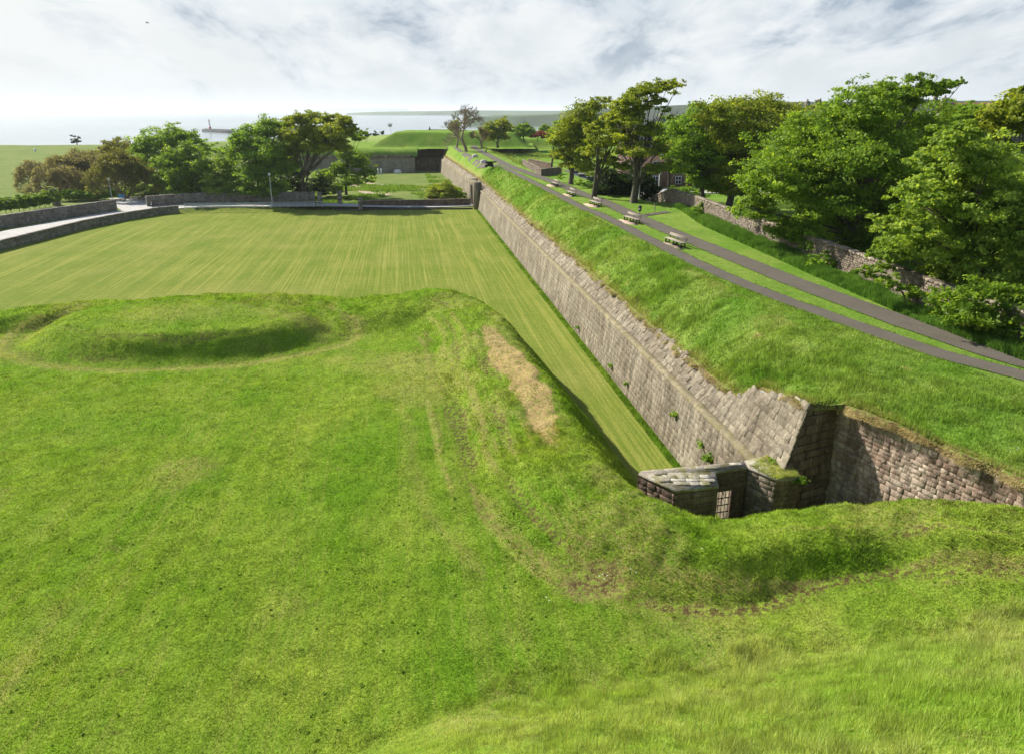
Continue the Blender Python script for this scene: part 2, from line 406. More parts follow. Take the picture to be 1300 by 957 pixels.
xs = np.concatenate([np.arange(-85, -42, .7), np.arange(-42, -22, .28), np.arange(-22, 24, .15), np.arange(24, 40, .8)])
ys = np.concatenate([np.arange(-12, 10, .8), np.arange(10, 32, .14), np.arange(32, 66, .22), np.arange(66, 69, .6)])
X, Y = np.meshgrid(xs, ys)
Z = Fz(X, Y)
keep = Z > -.35
k4 = keep[:-1, :-1] | keep[1:, :-1] | keep[:-1, 1:] | keep[1:, 1:]
dry, soil = fg_attrs(X, Y)
V = np.stack([X, Y, Z], -1).reshape(-1, 3)
f = grid_faces(len(ys), len(xs), k4)
V, f, at_ = compact(V, f, {'dry': dry.ravel(), 'soil': soil.ravel()})
tag(mk('lawn', V, f, M['lawn'], None, at_, True), 'mown green foreground lawn with a rounded grass bank and an oval mound', 'lawn', kind='structure')
# ---- wall line of the rampart in u (along) and v (across)
UC = -20.8            # u of the salient corner
def vb(u): return np.where(u > 107, -2.8*(u-107)/94., 0.)
def ze(u):
    z = 5.3+.9*S((-14.8-u)/1.8)+1.1*S((-15.5-u)/5.3)
    return z
def ve(u):            # where the turf meets the wall head
    near = S((-14.6-u)/2.)
    a = vb(u)+1.9*(1-near)+2.5*near
    r = 4.05+(UC-u)*.30
    return np.where(u < UC-.01, r, a)
def Rz(u, v, micro=True):
    e = ve(u)
    es = vb(u)+1.9+S((-14-u)/3.5)*.6+np.where(u < UC, 1.55+(UC-u)*.30, 1.55*S((UC+2.5-u)/2.5))
    es = np.minimum(es, np.where(u < UC, e, es))
    Wd = 5.0-2.4*S((u-103)/10.)+1.0*S((-8-u)/8)
    t = np.clip((v-es)/Wd, 0, 1)
    z = ze(u)+(8-ze(u))*(1-(1-t)**1.9)
    hol = -2.6*S((v-11.)/7)*S((u-97)/18)*(1-S((u-(222+.25*v))/7.))
    z = z+hol+.9*S((u-228)/10)*S((v-8)/6)
    z = z-2.2*S((v-17.)/4.5)*S((u-44)/9)*(1-S((u-97)/12))
    z = z-1.2*S((v-22)/6.)*(u < 60)
    if micro:
        a = np.clip((6.3-(v-vb(u)))/2, 0, 1); a2 = np.clip((v-e)/.6, 0, 1)
        z = z+a*(fbm(u, v, 2.4, 31)*.30+fbm(u, v, .7, 35, 2)*.13*a2)
        z = z+np.clip((v-13.5)/3, 0, 1)*S((u-95)/10)*fbm(u, v, 6, 39)*.9
    return z
def rb_attrs(u, v):
    e = ve(u); d = v-e; nz = fbm(u, v, 1.2, 44)
    dry = .55*(1-S((d-.1)/(.5+nz*.8)))+.30*S((fbm(u, v, 3.5, 12)-.05)/.3)*(v < 7)*S((d-2)/3)
    soil = .7*(1-S((d-.05)/.25))+.5*S((fbm(u, v, 1.1, 17)-.45)/.1)*(v < 7)
    return np.clip(dry, 0, 1), np.clip(soil, 0, 1)
def sheet_uv(name, us, offs, mat, label, far=False):
    U, O = np.meshgrid(us, offs, indexing='ij')
    e = ve(U)+np.clip(.9-O, 0, .9)*(fbm(U, U*0, .7, 61, 2)*.42-.16)
    Vv = e+np.maximum(O, 0)
    z = Rz(U, Vv)
    z = np.where(O < 0, z+O*1.0, z); Vv = np.where(O < 0, Vv+O*.25, Vv)
    Xx, Yy = W(U, Vv); dr, so = rb_attrs(U, Vv)
    so = np.where(O <= 0, 1., so)
    V_ = np.stack([Xx, Yy, z], -1).reshape(-1, 3)
    f_ = grid_faces(len(us), len(offs))[:, ::-1]
    return tag(mk(name, V_, f_, mat, None, {'dry': dr.ravel(), 'soil': so.ravel()}, True), label, 'ground', kind='structure')
offsA = np.concatenate([[-.22, 0], np.arange(.12, 6, .16), np.arange(6, 20, .6), np.arange(20, 60, 2.5), np.arange(60, 160, 10)])
usA = np.concatenate([np.arange(UC, 30, .2), np.arange(30, 70, .45), np.arange(70, 120, .7), np.arange(120, 262, 1.6)])
sheet_uv('rampart_bank', usA, offsA, M['bank'], 'green turf rampart sloping up from the wall head to the two paths')
usB = np.concatenate([np.arange(-70, -34, 1.), np.arange(-34, UC, .2), [UC]])
sheet_uv('rampart_bank', usB, offsA, M['bank'], 'grass rampart above the pinkish right hand bastion wall')
# ---- low ground left of the wall: moat lawn, fields, hollow beyond the road
RN = np.array([(-77, 60), (-76.2, 104), (-75.4, 124), (-73.5, 134), (-70.2, 142.2), (-63, 147.2), (-39.3, 148.5), (-31, 147.6), (-8.6, 152.6)])
def left_h(x, y):
    u, v = UV(x, y)
    yr = np.interp(x, RN[:, 0][::1], RN[:, 1])      # road line as y(x) for the far stretch
    far = S((y-yr)/1.2)*(x > -70.2)
    xr = np.interp(y, RN[:5, 1], RN[:5, 0])
    lf = S((xr-x)/1.2)
    m = np.where(x > -70.2, far, np.where(y < 142.2, lf, 1.))
    hz = .8*m
    hz = np.where(v > -42, hz*(1-S((v+42)/8.)*.999), hz)
    hz = np.where((u < 60) & (v > -73), 0, hz)
    hz = hz+1.4*S((y-190)/150)*S((-v-30)/20)
    hz = hz+7.2*S((u-(188+0*v))/3.)*S((-v-10)/2.)*0
    hz = hz+np.where(y > 175, fbm(x, y, 40, 5)*1.2*S((y-175)/60), 0)*S((-v-34)/20)
    return hz
xs = np.concatenate([np.arange(-420, -120, 12), np.arange(-120, -60, 1.2), np.arange(-60, 24, 1.5)])
ys = np.concatenate([np.arange(14, 90, 3.), np.arange(90, 175, 1.2), np.arange(175, 450, 6.)])
X, Y = np.meshgrid(xs, ys); Z = left_h(X, Y)
edge = 395+(-X-230)*-.15+fbm(X, Y, 60, 8)*16      # coast edge
Z = np.where(Y > edge, Z-np.clip((Y-edge)/12., 0, 1)*14, Z)
u, v = UV(X, Y); k = ((v < .8) | ((u < -10) & (v < 9))) & (Y < edge+40)
k4 = k[:-1, :-1] | k[1:, :-1] | k[:-1, 1:] | k[1:, 1:]
dr = .12*S((fbm(X, Y, 9, 3)-.1)/.4)+.0*X
V0 = np.stack([X, Y, Z], -1).reshape(-1, 3); fl = (Y > 153.5) | (Z > .35) | (X < -80)
fl4 = fl[:-1, :-1]
for mk_, mt_, lb_ in ((k4 & ~fl4, 'moat', 'striped mown lawn on the moat floor'), (k4 & fl4, 'field', 'green field and rough grass beyond the road reaching to the sea')):
    f = grid_faces(len(ys), len(xs), mk_)
    V, f, at_ = compact(V0, f, {'dry': dr.ravel(), 'soil': np.zeros(dr.size)})
    tag(mk('ground', V, f, M[mt_], None, at_, True), lb_, 'ground', kind='structure')
# distant land behind the far bastion and town
def land(name, poly, z, mat, label, h=14, n=3):
    mb = MB(); mb.prism(poly, z-h, z); o = mb.build(name, mat); return tag(o, label, 'land', kind='structure')
land('ground', [(-205, 385), (-120, 500), (-60, 590), (60, 640), (400, 620), (500, 200), (160, 120), (45, 262), (-22, 300), (-60, 262), (-60, 300)], 2.0, M['field'], 'flat green land behind the far bastion reaching to the sea')
land('ground', [(118, 380), (420, 620), (900, 500), (700, 60), (140, -20), (60, 0), (60, 60)], 5.6, M['rough'], 'town ground hidden behind the right hand trees', 18)
# sea
def sea():
    mb = MB(); mb.quad((-60000, 150, -12), (60000, 150, -12), (60000, 90000, -12), (-60000, 90000, -12))
    m, nt, b = mat_base('sea_water'); n = NT(nt); co = n.pos()
    nt.links.new(n.mix(n.ramp(n.noise(n.map(co, (.0006, .004, 1)), 1, 4, .6), [(.35, 0.), (.65, 1.)]), (.14, .19, .22), (.22, .27, .30)), b.inputs['Base Color'])
    b.inputs['Roughness'].default_value = .16; b.inputs['Specular IOR Level'].default_value = .8
    nt.links.new(n.bump(n.noise(n.map(co, (.05, .12, 1)), 1, 4, .6), .6, .35), b.inputs['Normal'])
    return tag(mb.build('sea', m), 'calm pale sea', 'sea', kind='structure')
sea()
def coast(name, x0, x1, Yd, tops, mat, label, depth=1500, cliff=.5):
    """headland: tops = list of (px, py) skyline at distance Yd"""
    n = 90; pxs = np.linspace(x0, x1, n); tp = np.interp(pxs, [t[0] for t in tops], [t[1] for t in tops])
    V_ = []
    for r in range(7):
        for i in range(n):
            (x, y, z), _ = atY(pxs[i], tp[i], Yd)
            z = max(z, -11.); rr = [0, .5, .75, 1, 1, 1, .6][r]; yy = [0, .015, .03, .06, .4, .8, 1.][r]
            if r < 3: yy += .02*float(vn(np.array([pxs[i]]), np.array([r*3.]), 9, 4)[0])
            zz = -13+(z+13)*(rr*(cliff if r in (1, 2) else 1)) if r else -13
            yabs = Yd*(.96)+depth*yy
            V_.append((x*yabs/Yd, yabs, zz if r < 3 else -13+(z+13)*(1. if r < 6 else .5)+ (0 if r == 3 else 0)))
    o = mk(name, V_, grid_faces(7, n), mat, None, {'dry': np.zeros(len(V_)), 'soil': np.zeros(len(V_))})
    return tag(o, label, 'headland', kind='structure')
def cliff_mat(name, g, r):
    m, nt, b = mat_base(name); n = NT(nt); co = n.pos(); ge = n.N.new('ShaderNodeNewGeometry')
    sx = n.N.new('ShaderNodeSeparateXYZ'); nt.links.new(ge.outputs['Normal'], sx.inputs[0])
    f = n.ramp(n.math('ABSOLUTE', sx.outputs[2]), [(.75, 0.), (.97, 1.)])
    gg = n.mix(n.ramp(n.noise(n.map(co, (.004, .0015, .01)), 1, 3, .5), [(.4, 0.), (.55, 1.)]), g, tuple(k*1.6 for k in g))
    rr = n.mix(n.noise(n.map(co, (.01, .01, .06)), 1, 5, .8), tuple(k*.5 for k in r), tuple(k*1.6 for k in r))
    nt.links.new(n.mix(f, rr, gg), b.inputs['Base Color'])
    return m
CM = cliff_mat('headland_turf', (.045, .075, .035), (.09, .09, .09))
coast('hill', 590, 1330, 1500, [(590, 152), (640, 149), (700, 147), (725, 144), (760, 139), (860, 134), (1000, 130), (1330, 128)], CM, 'green headland with dark cliffs across the water on the right', 700)
coast('hill', 440, 900, 4200, [(440, 146), (480, 143.5), (540, 142.5), (600, 141), (650, 141.6), (720, 142), (900, 139)], CM, 'hazy blue coastline beyond the bare tree', 2500)
coast('hill', 120, 520, 14000, [(120, 139.2), (200, 138.7), (236, 138.3), (245, 139), (330, 139.1), (400, 138), (450, 137.5), (520, 138)], CM, 'thin faint coast on the horizon', 3000)
# ------------------------------------------------------------------ paths and roads
def strip(name, pts, wid, zf, mat, label, cat, wf=None, dz=.012, step=1.0):
    P_ = [np.array(p, float) for p in pts]; out = []
    # catmull-rom resample
    for i in range(len(P_)-1):
        p0 = P_[max(i-1, 0)]; p1 = P_[i]; p2 = P_[i+1]; p3 = P_[min(i+2, len(P_)-1)]
        k = max(2, int(np.linalg.norm(p2-p1)/step))
        for j in range(k):
            t = j/k; out.append(.5*((2*p1)+(-p0+p2)*t+(2*p0-5*p1+4*p2-p3)*t*t+(-p0+3*p1-3*p2+p3)*t**3))
    out.append(P_[-1]); out = np.array(out)
    strip.lines.append((name, wid, out)); T = np.gradient(out, axis=0); T /= np.linalg.norm(T, axis=1)[:, None]; Nn = np.stack([-T[:, 1], T[:, 0]], 1)
    wv = np.full(len(out), wid) if wf is None else wf(out)
    cols = [-1, -.5, 0, .5, 1]; V_ = []
    for i in range(len(out)):
        jit = (random.random()-.5)*.13
        for c in cols:
            q = out[i]+Nn[i]*(c*wv[i]/2+(jit if abs(c) == 1 else 0)); V_.append((q[0], q[1], zf(q[0], q[1])+dz))
    o = mk(name, V_, grid_faces(len(out), 5), mat, None, None, True)
    return tag(o, label, cat, kind='structure')
strip.lines = []
def Rxy(x, y):
    u, v = UV(x, y); return float(Rz(np.array([u]), np.array([v]), False)[0])
p1 = [(641, 214), (683, 235), (740, 264.5), (760, 272), (833, 309), (912, 347), (1000, 383), (1020, 389.5), (1115, 423), (1196, 450), (1300, 477.3)]
p1w = [at(*q, 8)[:2] for q in p1]; p1w.append((p1w[-1][0]+4.5, p1w[-1][1]-7)); p1w.insert(0, W(113, 5.6)); p1w.insert(0, W(117, 7.4))
zf = lambda x, y: Rxy(x, y)+.01
strip('path', p1w, 1.5, zf, M['tarmac'], 'narrow grey tarmac path nearer the wall, running in front of the benches', 'path', dz=.03)
p0 = [(578, 187.3), (591, 196), (603, 203.5), (612, 209.2), (618, 211.5)]
strip('path', [W(200, 2.4), W(180, 2.5), W(157, 2.6), W(135, 2.8), W(120, 3.2), W(113, 4.4), W(109.5, 5.6), W(106, 6.4)], 1.5, zf, M['tarmac'], 'far stretch of narrow path beside the cannon', 'path', dz=.034)
p2 = [(646, 211), (683, 224.5), (714, 236), (740, 247.5), (760, 254), (811, 277), (869, 302), (955, 337), (1000, 355), (1115, 398), (1208, 430), (1300, 459)]
p2w = [W(236, 16), W(212, 13.5), W(203, 10.2), W(196, 8.6), W(181, 8.45), W(149, 8.3), W(130, 8.2)]+[at(*q, 8)[:2] for q in p2]
p2w.append((p2w[-1][0]+5, p2w[-1][1]-8))
strip('path', p2w, 2.2, zf, M['tarmac'], 'wider dark tarmac path on the far side of the benches', 'path', dz=.038)
strip('path', [at(812, 275, 8)[:2], at(835, 271.5, 8)[:2], at(848, 269.5, 8)[:2]], 1.1, zf, M['tarmac'], 'short side path leading past the litter bin to the gap in the stone wall', 'path', dz=.042)
zl2 = lambda x, y: float(left_h(np.array([float(x)]), np.array([float(y)]))[0])
rd = [at(-80, 318, .8)[:2], at(0, 301, .8)[:2], at(75, 285.5, .8)[:2], at(150, 272, .8)[:2], at(205, 264.5, .8)[:2], at(270, 260.5, .8)[:2], at(350, 260.3, .8)[:2], at(440, 261, .6)[:2], at(520, 262, .3)[:2], at(601, 260.5, .1)[:2]]
def rw(o): return np.interp(o[:, 0], [-90, -74, -60, -8], [8.5, 7, 6, 4.])
strip('road', rd, 6, lambda x, y: .82 if x < -46 else .82-.7*float(S(np.array((x+46)/36.))), M['road'], 'pale grey road curving along the moat edge to the rampart gateway', 'road', wf=rw, dz=.03)
strip('path', [at(184, 268, .8)[:2], at(172, 262, .8)[:2], at(168, 256, .8)[:2], at(160, 251, .8)[:2]], 7., lambda x, y: .82, M['road'], 'gravel lay-by opening between two stone walls by the street lamp', 'path', dz=.02)
for (a, b, c, d, lab) in [((395, 252), (425, 240), (450, 247), (470, 234), 'pinkish trodden earth track curving through the moat grass'),]:
    strip('path', [at(440, 225, 0)[:2], at(452, 238, 0)[:2], at(470, 246, 0)[:2], at(495, 247.5, 0)[:2]], 2.6, lambda x, y: .03, M['pad'], lab, 'track')
strip('path', [at(455, 232, 0)[:2], at(475, 234, 0)[:2], at(492, 236, 0)[:2]], 1.8, lambda x, y: .03, M['pad'], 'short bare earth patch in the moat grass nearer the far wall', 'track')
# town street beyond the trees
strip('road', [(19, 128), (30, 131), (45, 131), (70, 128)], 9, lambda x, y: 5.9, M['road'], 'grey street in front of the brown stone house', 'road', dz=.03)
strip('road', [W(125, 24), W(95, 23), W(70, 22.5), W(52, 23.)], 7, lambda x, y: 5.86, M['tarmac'], 'street with parked cars below the trees', 'road', dz=.03)
# ------------------------------------------------------------------ masonry
def block_wall(name, pos, s0, s1, z0, z1, mat, parent=None, h=(.32, .45), w=(.5, 1.1), prot=.03, gap=.015, seed=1, miss=.006, back=True, dens=None, sd=.24, chf=.035, dp=.022):
    """pos(s,z,off) -> xyz; z1 may be a function of s. Real blocks with chamfered edges over a mortar bed"""
    r = random.Random(seed); V_ = []; A_ = []; Q = []
    zt = z1 if callable(z1) else (lambda s: z1)
    zmax = max(zt(s0+(s1-s0)*i/60.) for i in range(61)); z = z0; row = 0
    while z < zmax-.05:
        hh = r.uniform(*h); s = s0-r.random()*w[0]; row += 1
        rv = r.uniform(-.12, .12)
        while s < s1:
            ww = r.uniform(*w); a = max(s, s0); b = min(s+ww, s1); s += ww
            if b-a < .08: continue
            m = (a+b)/2
            if z > zt(m)-.12: continue
            if r.random() < miss: continue
            g = gap*r.uniform(.5, 1.6); o = r.uniform(-prot, prot); ch = min(chf, (b-a)*.2); top = min(z+hh, zt(m)+.03)
            q = [(a+g, z+g), (b-g, z+g), (b-g, top-g), (a+g, top-g)]
            q = [(p[0]+r.uniform(-g, g)*.8, p[1]+r.uniform(-g, g)*.8) for p in q]
            c = ((a+b)/2, z+hh/2); n = len(V_); var = min(1, max(0, .5+rv+r.gauss(0, sd)))
            for ring in range(3):
                for p in q:
                    if ring == 0: V_.append(pos(p[0], p[1], -.08))
                    elif ring == 1: V_.append(pos(p[0], p[1], o-dp+r.uniform(-.004, .004)))
                    else:
                        dx = c[0]-p[0]; dz = c[1]-p[1]; V_.append(pos(p[0]+ch*np.sign(dx), p[1]+ch*np.sign(dz), o+r.uniform(-.5, .5)*dp))
                    A_.append(var)
            for rg in range(2):
                for i in range(4):
                    j = (i+1) % 4; Q.append((n+rg*4+i, n+rg*4+j, n+rg*4+4+j, n+rg*4+4+i))
            Q.append((n+8, n+9, n+10, n+11))
        z += hh
    if back:
        k = 80
        n = len(V_)
        for i in range(k+1):
            s = s0+(s1-s0)*i/k
            V_.append(pos(s, z0, -dp-.012)); V_.append(pos(s, zt(s)-.02, -dp-.012)); A_ += [.15, .15]
        for i in range(k): Q.append((n+2*i, n+2*i+2, n+2*i+3, n+2*i+1))
    return mk(name, V_, np.array(Q), mat, parent, {'var': A_})
def seg(A, B, batter=0., flip=False):
    A = np.array(A[:2], float); B = np.array(B[:2], float); L = np.linalg.norm(B-A); d = (B-A)/L
    n = np.array([d[1], -d[0]])*(-1 if flip else 1)
    def pos(s, z, off):
        p = A+d*s+n*(off-batter*z); return (p[0], p[1], z)
    return pos, L
rw_ = empty('rampart_wall', (*W(40, 0), 0)); tag(rw_, 'long battered grey ashlar rampart wall with string course beside the moat lawn, with its pink bastion flank', 'stone wall')
def place(o, root):
    o.parent = root; o.matrix_parent_inverse = root.matrix_basis.inverted(); return o
BAT = .15
def posL(s, z, off): return (*W(s-max(0., (UC+3-s)/3)*1.3, float(vb(np.array(s)))-off+BAT*z), z)
rw_.matrix_basis
def addp(o, label=None):
    bpy.context.view_layer.update()
    o.parent = rw_; o.location = (-rw_.location[0], -rw_.location[1], -rw_.location[2])
    if label: o['label'] = label
    return o
addp(block_wall('wall_face', posL, UC, 60, -.1, 3.9, M['wall_long'], h=(.26, .40), w=(.4, 1.1), prot=.008, gap=.005, seed=3, sd=.17, chf=.012, dp=.009))
addp(block_wall('wall_face', posL, 60, 201, -.1, 3.9, M['wall_long'], h=(.4, .55), w=(.9, 1.8), prot=.012, gap=.006, seed=4, sd=.15, chf=.014, dp=.009))
# string course + sloping ledge
mb = MB()
us = np.arange(UC-1.1, 202, 1.4)
for i in range(len(us)-1):
    a, b = us[i], us[i+1]-.012
    va, vb_ = float(vb(a)), float(vb(b)); j = random.uniform(-.012, .012)
    prof = [(.46+j, 3.86), (.46+j, 4.02), (.56, 4.07), (.9, 4.13), (.9, 3.7), (.62, 3.7)]
    n = len(mb.v)
    for (uu, v0) in ((a, va), (b, vb_)):
        for (pv, pz) in prof: mb.v.append((*W(uu, v0+pv), pz)); mb.a.append(.5+random.uniform(-.3, .3))
    for k in range(5): mb.q.append((n+k, n+k+1, n+6+k+1, n+6+k))
    for k in (0, 6): mb.q.append((n+k, n+k+1, n+k+2, n+k+5)); mb.q.append((n+k+2, n+k+3, n+k+4, n+k+5))
addp(mb.build('string_course', M['coping']))
def kk(u): return .86 if u > -13 else max(.506, .86-(-13-u)*.09)
def posU(s, z, off): return (*W(s-max(0., (UC+3.5-s)/3.5)*.33*(7.3-z), float(vb(np.array(s)))+.78-off+(z-4.)*kk(s)), z)
def ztU(s): return float(ze(np.array(s)))-.04+.2*float(fbm(np.array([s]), np.array([0.]), .7, 61, 2)[0])
addp(block_wall('upper_wall', posU, UC, -12.5, 4.05, ztU, M['wall_long'], h=(.3, .42), w=(.4, .9), prot=.018, gap=.008, seed=8, sd=.2, chf=.015, dp=.014))
addp(block_wall('upper_wall', posU, -12.5, 70, 4.05, ztU, M['wall_long'], h=(.25, .36), w=(.4, .8), prot=.05, seed=9))
addp(block_wall('upper_wall', posU, 70, 201, 4.05, ztU, M['wall_long'], h=(.3, .4), w=(.8, 1.4), prot=.05, seed=10))
# salient return (in shade) and right hand flank
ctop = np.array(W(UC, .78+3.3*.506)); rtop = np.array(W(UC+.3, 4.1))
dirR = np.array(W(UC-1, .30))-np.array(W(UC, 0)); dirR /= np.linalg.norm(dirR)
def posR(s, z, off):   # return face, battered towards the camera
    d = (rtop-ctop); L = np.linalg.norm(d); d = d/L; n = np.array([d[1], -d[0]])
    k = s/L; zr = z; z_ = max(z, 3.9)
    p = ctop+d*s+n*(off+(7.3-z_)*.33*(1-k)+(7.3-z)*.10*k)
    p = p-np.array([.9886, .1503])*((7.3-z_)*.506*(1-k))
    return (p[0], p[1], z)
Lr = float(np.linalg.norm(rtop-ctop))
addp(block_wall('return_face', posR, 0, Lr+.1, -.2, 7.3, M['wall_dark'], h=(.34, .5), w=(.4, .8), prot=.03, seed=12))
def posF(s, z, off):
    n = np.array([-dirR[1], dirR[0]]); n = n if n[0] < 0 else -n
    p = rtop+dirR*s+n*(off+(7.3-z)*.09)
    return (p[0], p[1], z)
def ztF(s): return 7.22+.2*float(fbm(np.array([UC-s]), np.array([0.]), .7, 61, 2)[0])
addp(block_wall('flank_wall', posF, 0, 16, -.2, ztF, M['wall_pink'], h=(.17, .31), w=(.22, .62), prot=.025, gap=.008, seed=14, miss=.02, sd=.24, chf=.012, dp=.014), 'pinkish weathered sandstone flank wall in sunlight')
# masonry above/below the gateway (cow port), two shaded vertical recesses put in as black boxes
def wbox(u, v, z, su, sv, sz): return (W(u, v)[0], W(u, v)[1], z), (sv, su, sz)
AZ = math.atan2(.1503, .9886)
mb = MB()
for (uu, v0, su, z1) in ((101.2, -.55, .9, 5.6), (103.3, -.5, .7, 5.4), (109.5, -.5, .8, 5.6), (112.5, -.35, .7, 5.2)):
    c, s_ = wbox(uu, v0+.6, z1/2, su, 1.6, z1); mb.box(c, s_, AZ, .05, random.random())
addp(mb.build('gate_pier', M['wall_long']))
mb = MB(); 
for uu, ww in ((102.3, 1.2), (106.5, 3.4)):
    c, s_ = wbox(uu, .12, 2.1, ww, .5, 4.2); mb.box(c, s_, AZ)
addp(mb.build('gateway_shade_box', M['iron']))  # solid boxes in the ironwork's black, standing for the shade inside the openings
mb = MB(); c, s_ = wbox(106.5, -.05, 4.9, 7.0, 1.3, 1.0); mb.box(c, s_, AZ, .06, .6); addp(mb.build('lintel', M['coping']))
# ---- batardeau with barred gate across the moat
ZR = 4.4
gw = empty('gatehouse_block', (9.5, 28.2, 0)); tag(gw, 'low stone gateway with mossy slab roof and barred gate in the pit by the wall', 'gatehouse')
G = {k: at(*q, ZR)[:2] for k, q in dict(tip=(811, 600), fl=(857, 622.5), fr=(912.5, 616.5), il=(907.5, 598.5), ir=(949, 592.8), bl=(945, 585.4), rf=(985, 609), re=(1016, 606), rb=(984, 574), tb=(815, 597.5)).items()}
ox, oy = gw.location[0], gw.location[1]
def gl(p, z): return (p[0]-ox, p[1]-oy, z)
def face(A, B, z0, z1, name, mat, seed, h=(.2, .32), w=(.3, .7), z1f=None):
    pos, L = seg(A, B)
    return block_wall(name, lambda s, z, o: (pos(s, z, o)[0]-ox, pos(s, z, o)[1]-oy, z), 0, L, z0, z1, mat, gw, h, w, .02, .012, seed)
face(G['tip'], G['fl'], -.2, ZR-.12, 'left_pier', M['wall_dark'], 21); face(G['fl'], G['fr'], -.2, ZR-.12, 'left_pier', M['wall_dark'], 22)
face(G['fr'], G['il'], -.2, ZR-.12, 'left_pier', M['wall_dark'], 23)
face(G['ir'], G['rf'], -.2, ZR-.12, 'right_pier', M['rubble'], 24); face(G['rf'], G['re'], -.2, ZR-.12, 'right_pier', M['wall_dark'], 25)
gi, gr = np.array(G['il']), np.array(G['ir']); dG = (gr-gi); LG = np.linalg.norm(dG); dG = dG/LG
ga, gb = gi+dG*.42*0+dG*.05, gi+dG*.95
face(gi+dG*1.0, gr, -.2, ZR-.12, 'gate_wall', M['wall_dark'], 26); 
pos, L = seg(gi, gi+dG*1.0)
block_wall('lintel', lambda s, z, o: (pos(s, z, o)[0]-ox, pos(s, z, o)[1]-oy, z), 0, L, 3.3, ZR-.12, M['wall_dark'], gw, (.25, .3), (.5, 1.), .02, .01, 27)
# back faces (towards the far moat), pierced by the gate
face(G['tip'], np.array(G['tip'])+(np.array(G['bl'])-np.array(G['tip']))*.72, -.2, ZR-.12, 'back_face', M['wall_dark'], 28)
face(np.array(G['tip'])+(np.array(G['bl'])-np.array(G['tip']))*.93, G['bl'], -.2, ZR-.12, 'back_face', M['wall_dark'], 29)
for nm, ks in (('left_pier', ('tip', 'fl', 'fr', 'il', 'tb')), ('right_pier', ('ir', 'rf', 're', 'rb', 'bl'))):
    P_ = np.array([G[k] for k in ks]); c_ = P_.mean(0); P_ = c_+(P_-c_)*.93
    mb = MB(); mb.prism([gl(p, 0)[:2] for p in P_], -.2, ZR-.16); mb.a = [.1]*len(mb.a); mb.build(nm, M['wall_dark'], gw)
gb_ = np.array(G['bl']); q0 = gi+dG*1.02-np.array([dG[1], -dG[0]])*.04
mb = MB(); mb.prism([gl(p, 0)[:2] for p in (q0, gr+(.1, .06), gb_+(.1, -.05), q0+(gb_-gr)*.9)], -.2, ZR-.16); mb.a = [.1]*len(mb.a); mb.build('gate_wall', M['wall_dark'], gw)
# slabs on the roofs
def slab_poly(poly, name, mat, z=ZR, th=.13, cell=(.75, .55), seed=1, over=.0):
    r = random.Random(seed); mb = MB(); P_ = np.array(poly); c = P_.mean(0); P_ = c+(P_-c)*(1+over)
    mb.prism([gl(p, 0)[:2] for p in P_], z-th, z)
    mb.a = [.4]*len(mb.a)
    lo, hi = P_.min(0), P_.max(0); y = lo[1]
    def inside(p):
        s_ = 0
        for i in range(len(P_)):
            a, b = P_[i], P_[(i+1) % len(P_)]; cr = (b[0]-a[0])*(p[1]-a[1])-(b[1]-a[1])*(p[0]-a[0])
            if i == 0: s_ = np.sign(cr)
            elif np.sign(cr) != s_: return False
        return True
    while y < hi[1]:
        x = lo[0]-r.random()*.4; dy = cell[1]*r.uniform(.8, 1.2)
        while x < hi[0]:
            dx = cell[0]*r.uniform(.7, 1.4)
            if all(inside(q) for q in ((x, y), (x+dx, y), (x+dx, y+dy), (x, y+dy))):
                mb.box((x+dx/2-ox, y+dy/2-oy, z+.02), (dx-.03, dy-.03, .05+r.random()*.03), r.uniform(-.02, .02), .015, r.random())
            x += dx
        y += dy
    return mb.build(name, mat, gw)
slab_poly([G['tip'], G['fl'], G['fr'], G['il'], G['tb']], 'slab_roof', M['slab'], seed=2, cell=(.5, .35))
slab_poly([G['tip'], G['il'], G['ir'], G['bl'], G['tb']], 'slab_roof', M['slab'], z=ZR+.012, seed=3, cell=(.6, .3))
slab_poly([G['ir'], G['rf'], G['re'], G['rb'], G['bl']], 'slab_roof', M['slab'], z=ZR+.024, seed=4, cell=(.5, .4))
mb = MB()
gx = gi+dG*.5; nG = np.array([dG[1], -dG[0]])
for i in range(6):
    p = gi+dG*(.06+i*.175)-nG*.12; mb.tube([gl(p, -.1), gl(p, 3.3)], .016, 6)
for i in range(9):
    z = .3+i*.37; a = gi+dG*.02-nG*.12; b = gi+dG*.98-nG*.12; mb.box(((a[0]+b[0])/2-ox, (a[1]+b[1])/2-oy, z), (.96, .02, .045), math.atan2(dG[1], dG[0]))
mb.build('barred_gate', M['iron'], gw)
# ---- far bastion
fb = empty('far_bastion', (-32, 240, 0)); tag(fb, 'far grey bastion wall with turf top closing the moat', 'bastion')
bx, by = -32, 240
def fbw(A, B, z0, z1, name, mat, seed, h=(.45, .6), w=(.9, 1.8)):
    pos, L = seg(A, B); return block_wall(name, lambda s, z, o: (pos(s, z, o)[0]-bx, pos(s, z, o)[1]-by, z), 0, L, z0, z1, mat, fb, h, w, .03, .02, seed)
FA, FB_, FC, FD = np.array((-82, 219.)), np.array((-32.3, 242.)), np.array((-33.2, 250.)), np.array((-23.8, 249.))
FA = np.array((-85., 236.))
fbw(FA, FB_, -.1, 4.6, 'bastion_wall', M['wall_far'], 31); fbw(FB_, FC, -.1, 5.4, 'bastion_flank', M['wall_far'], 32)
fbw(FA+(.4, .6), FB_+(-.6, .6), 4.7, 5.5, 'upper_wall', M['wall_long'], 35)
fbw(FC, FD, -.1, 3.9, 'curtain_wall', M['wall_dark'], 33); fbw(FC+(0, 5), FD+(3, 5), 3.7, 7.4, 'upper_wall', M['wall_dark'], 34)
mb = MB(); d = FB_-FA
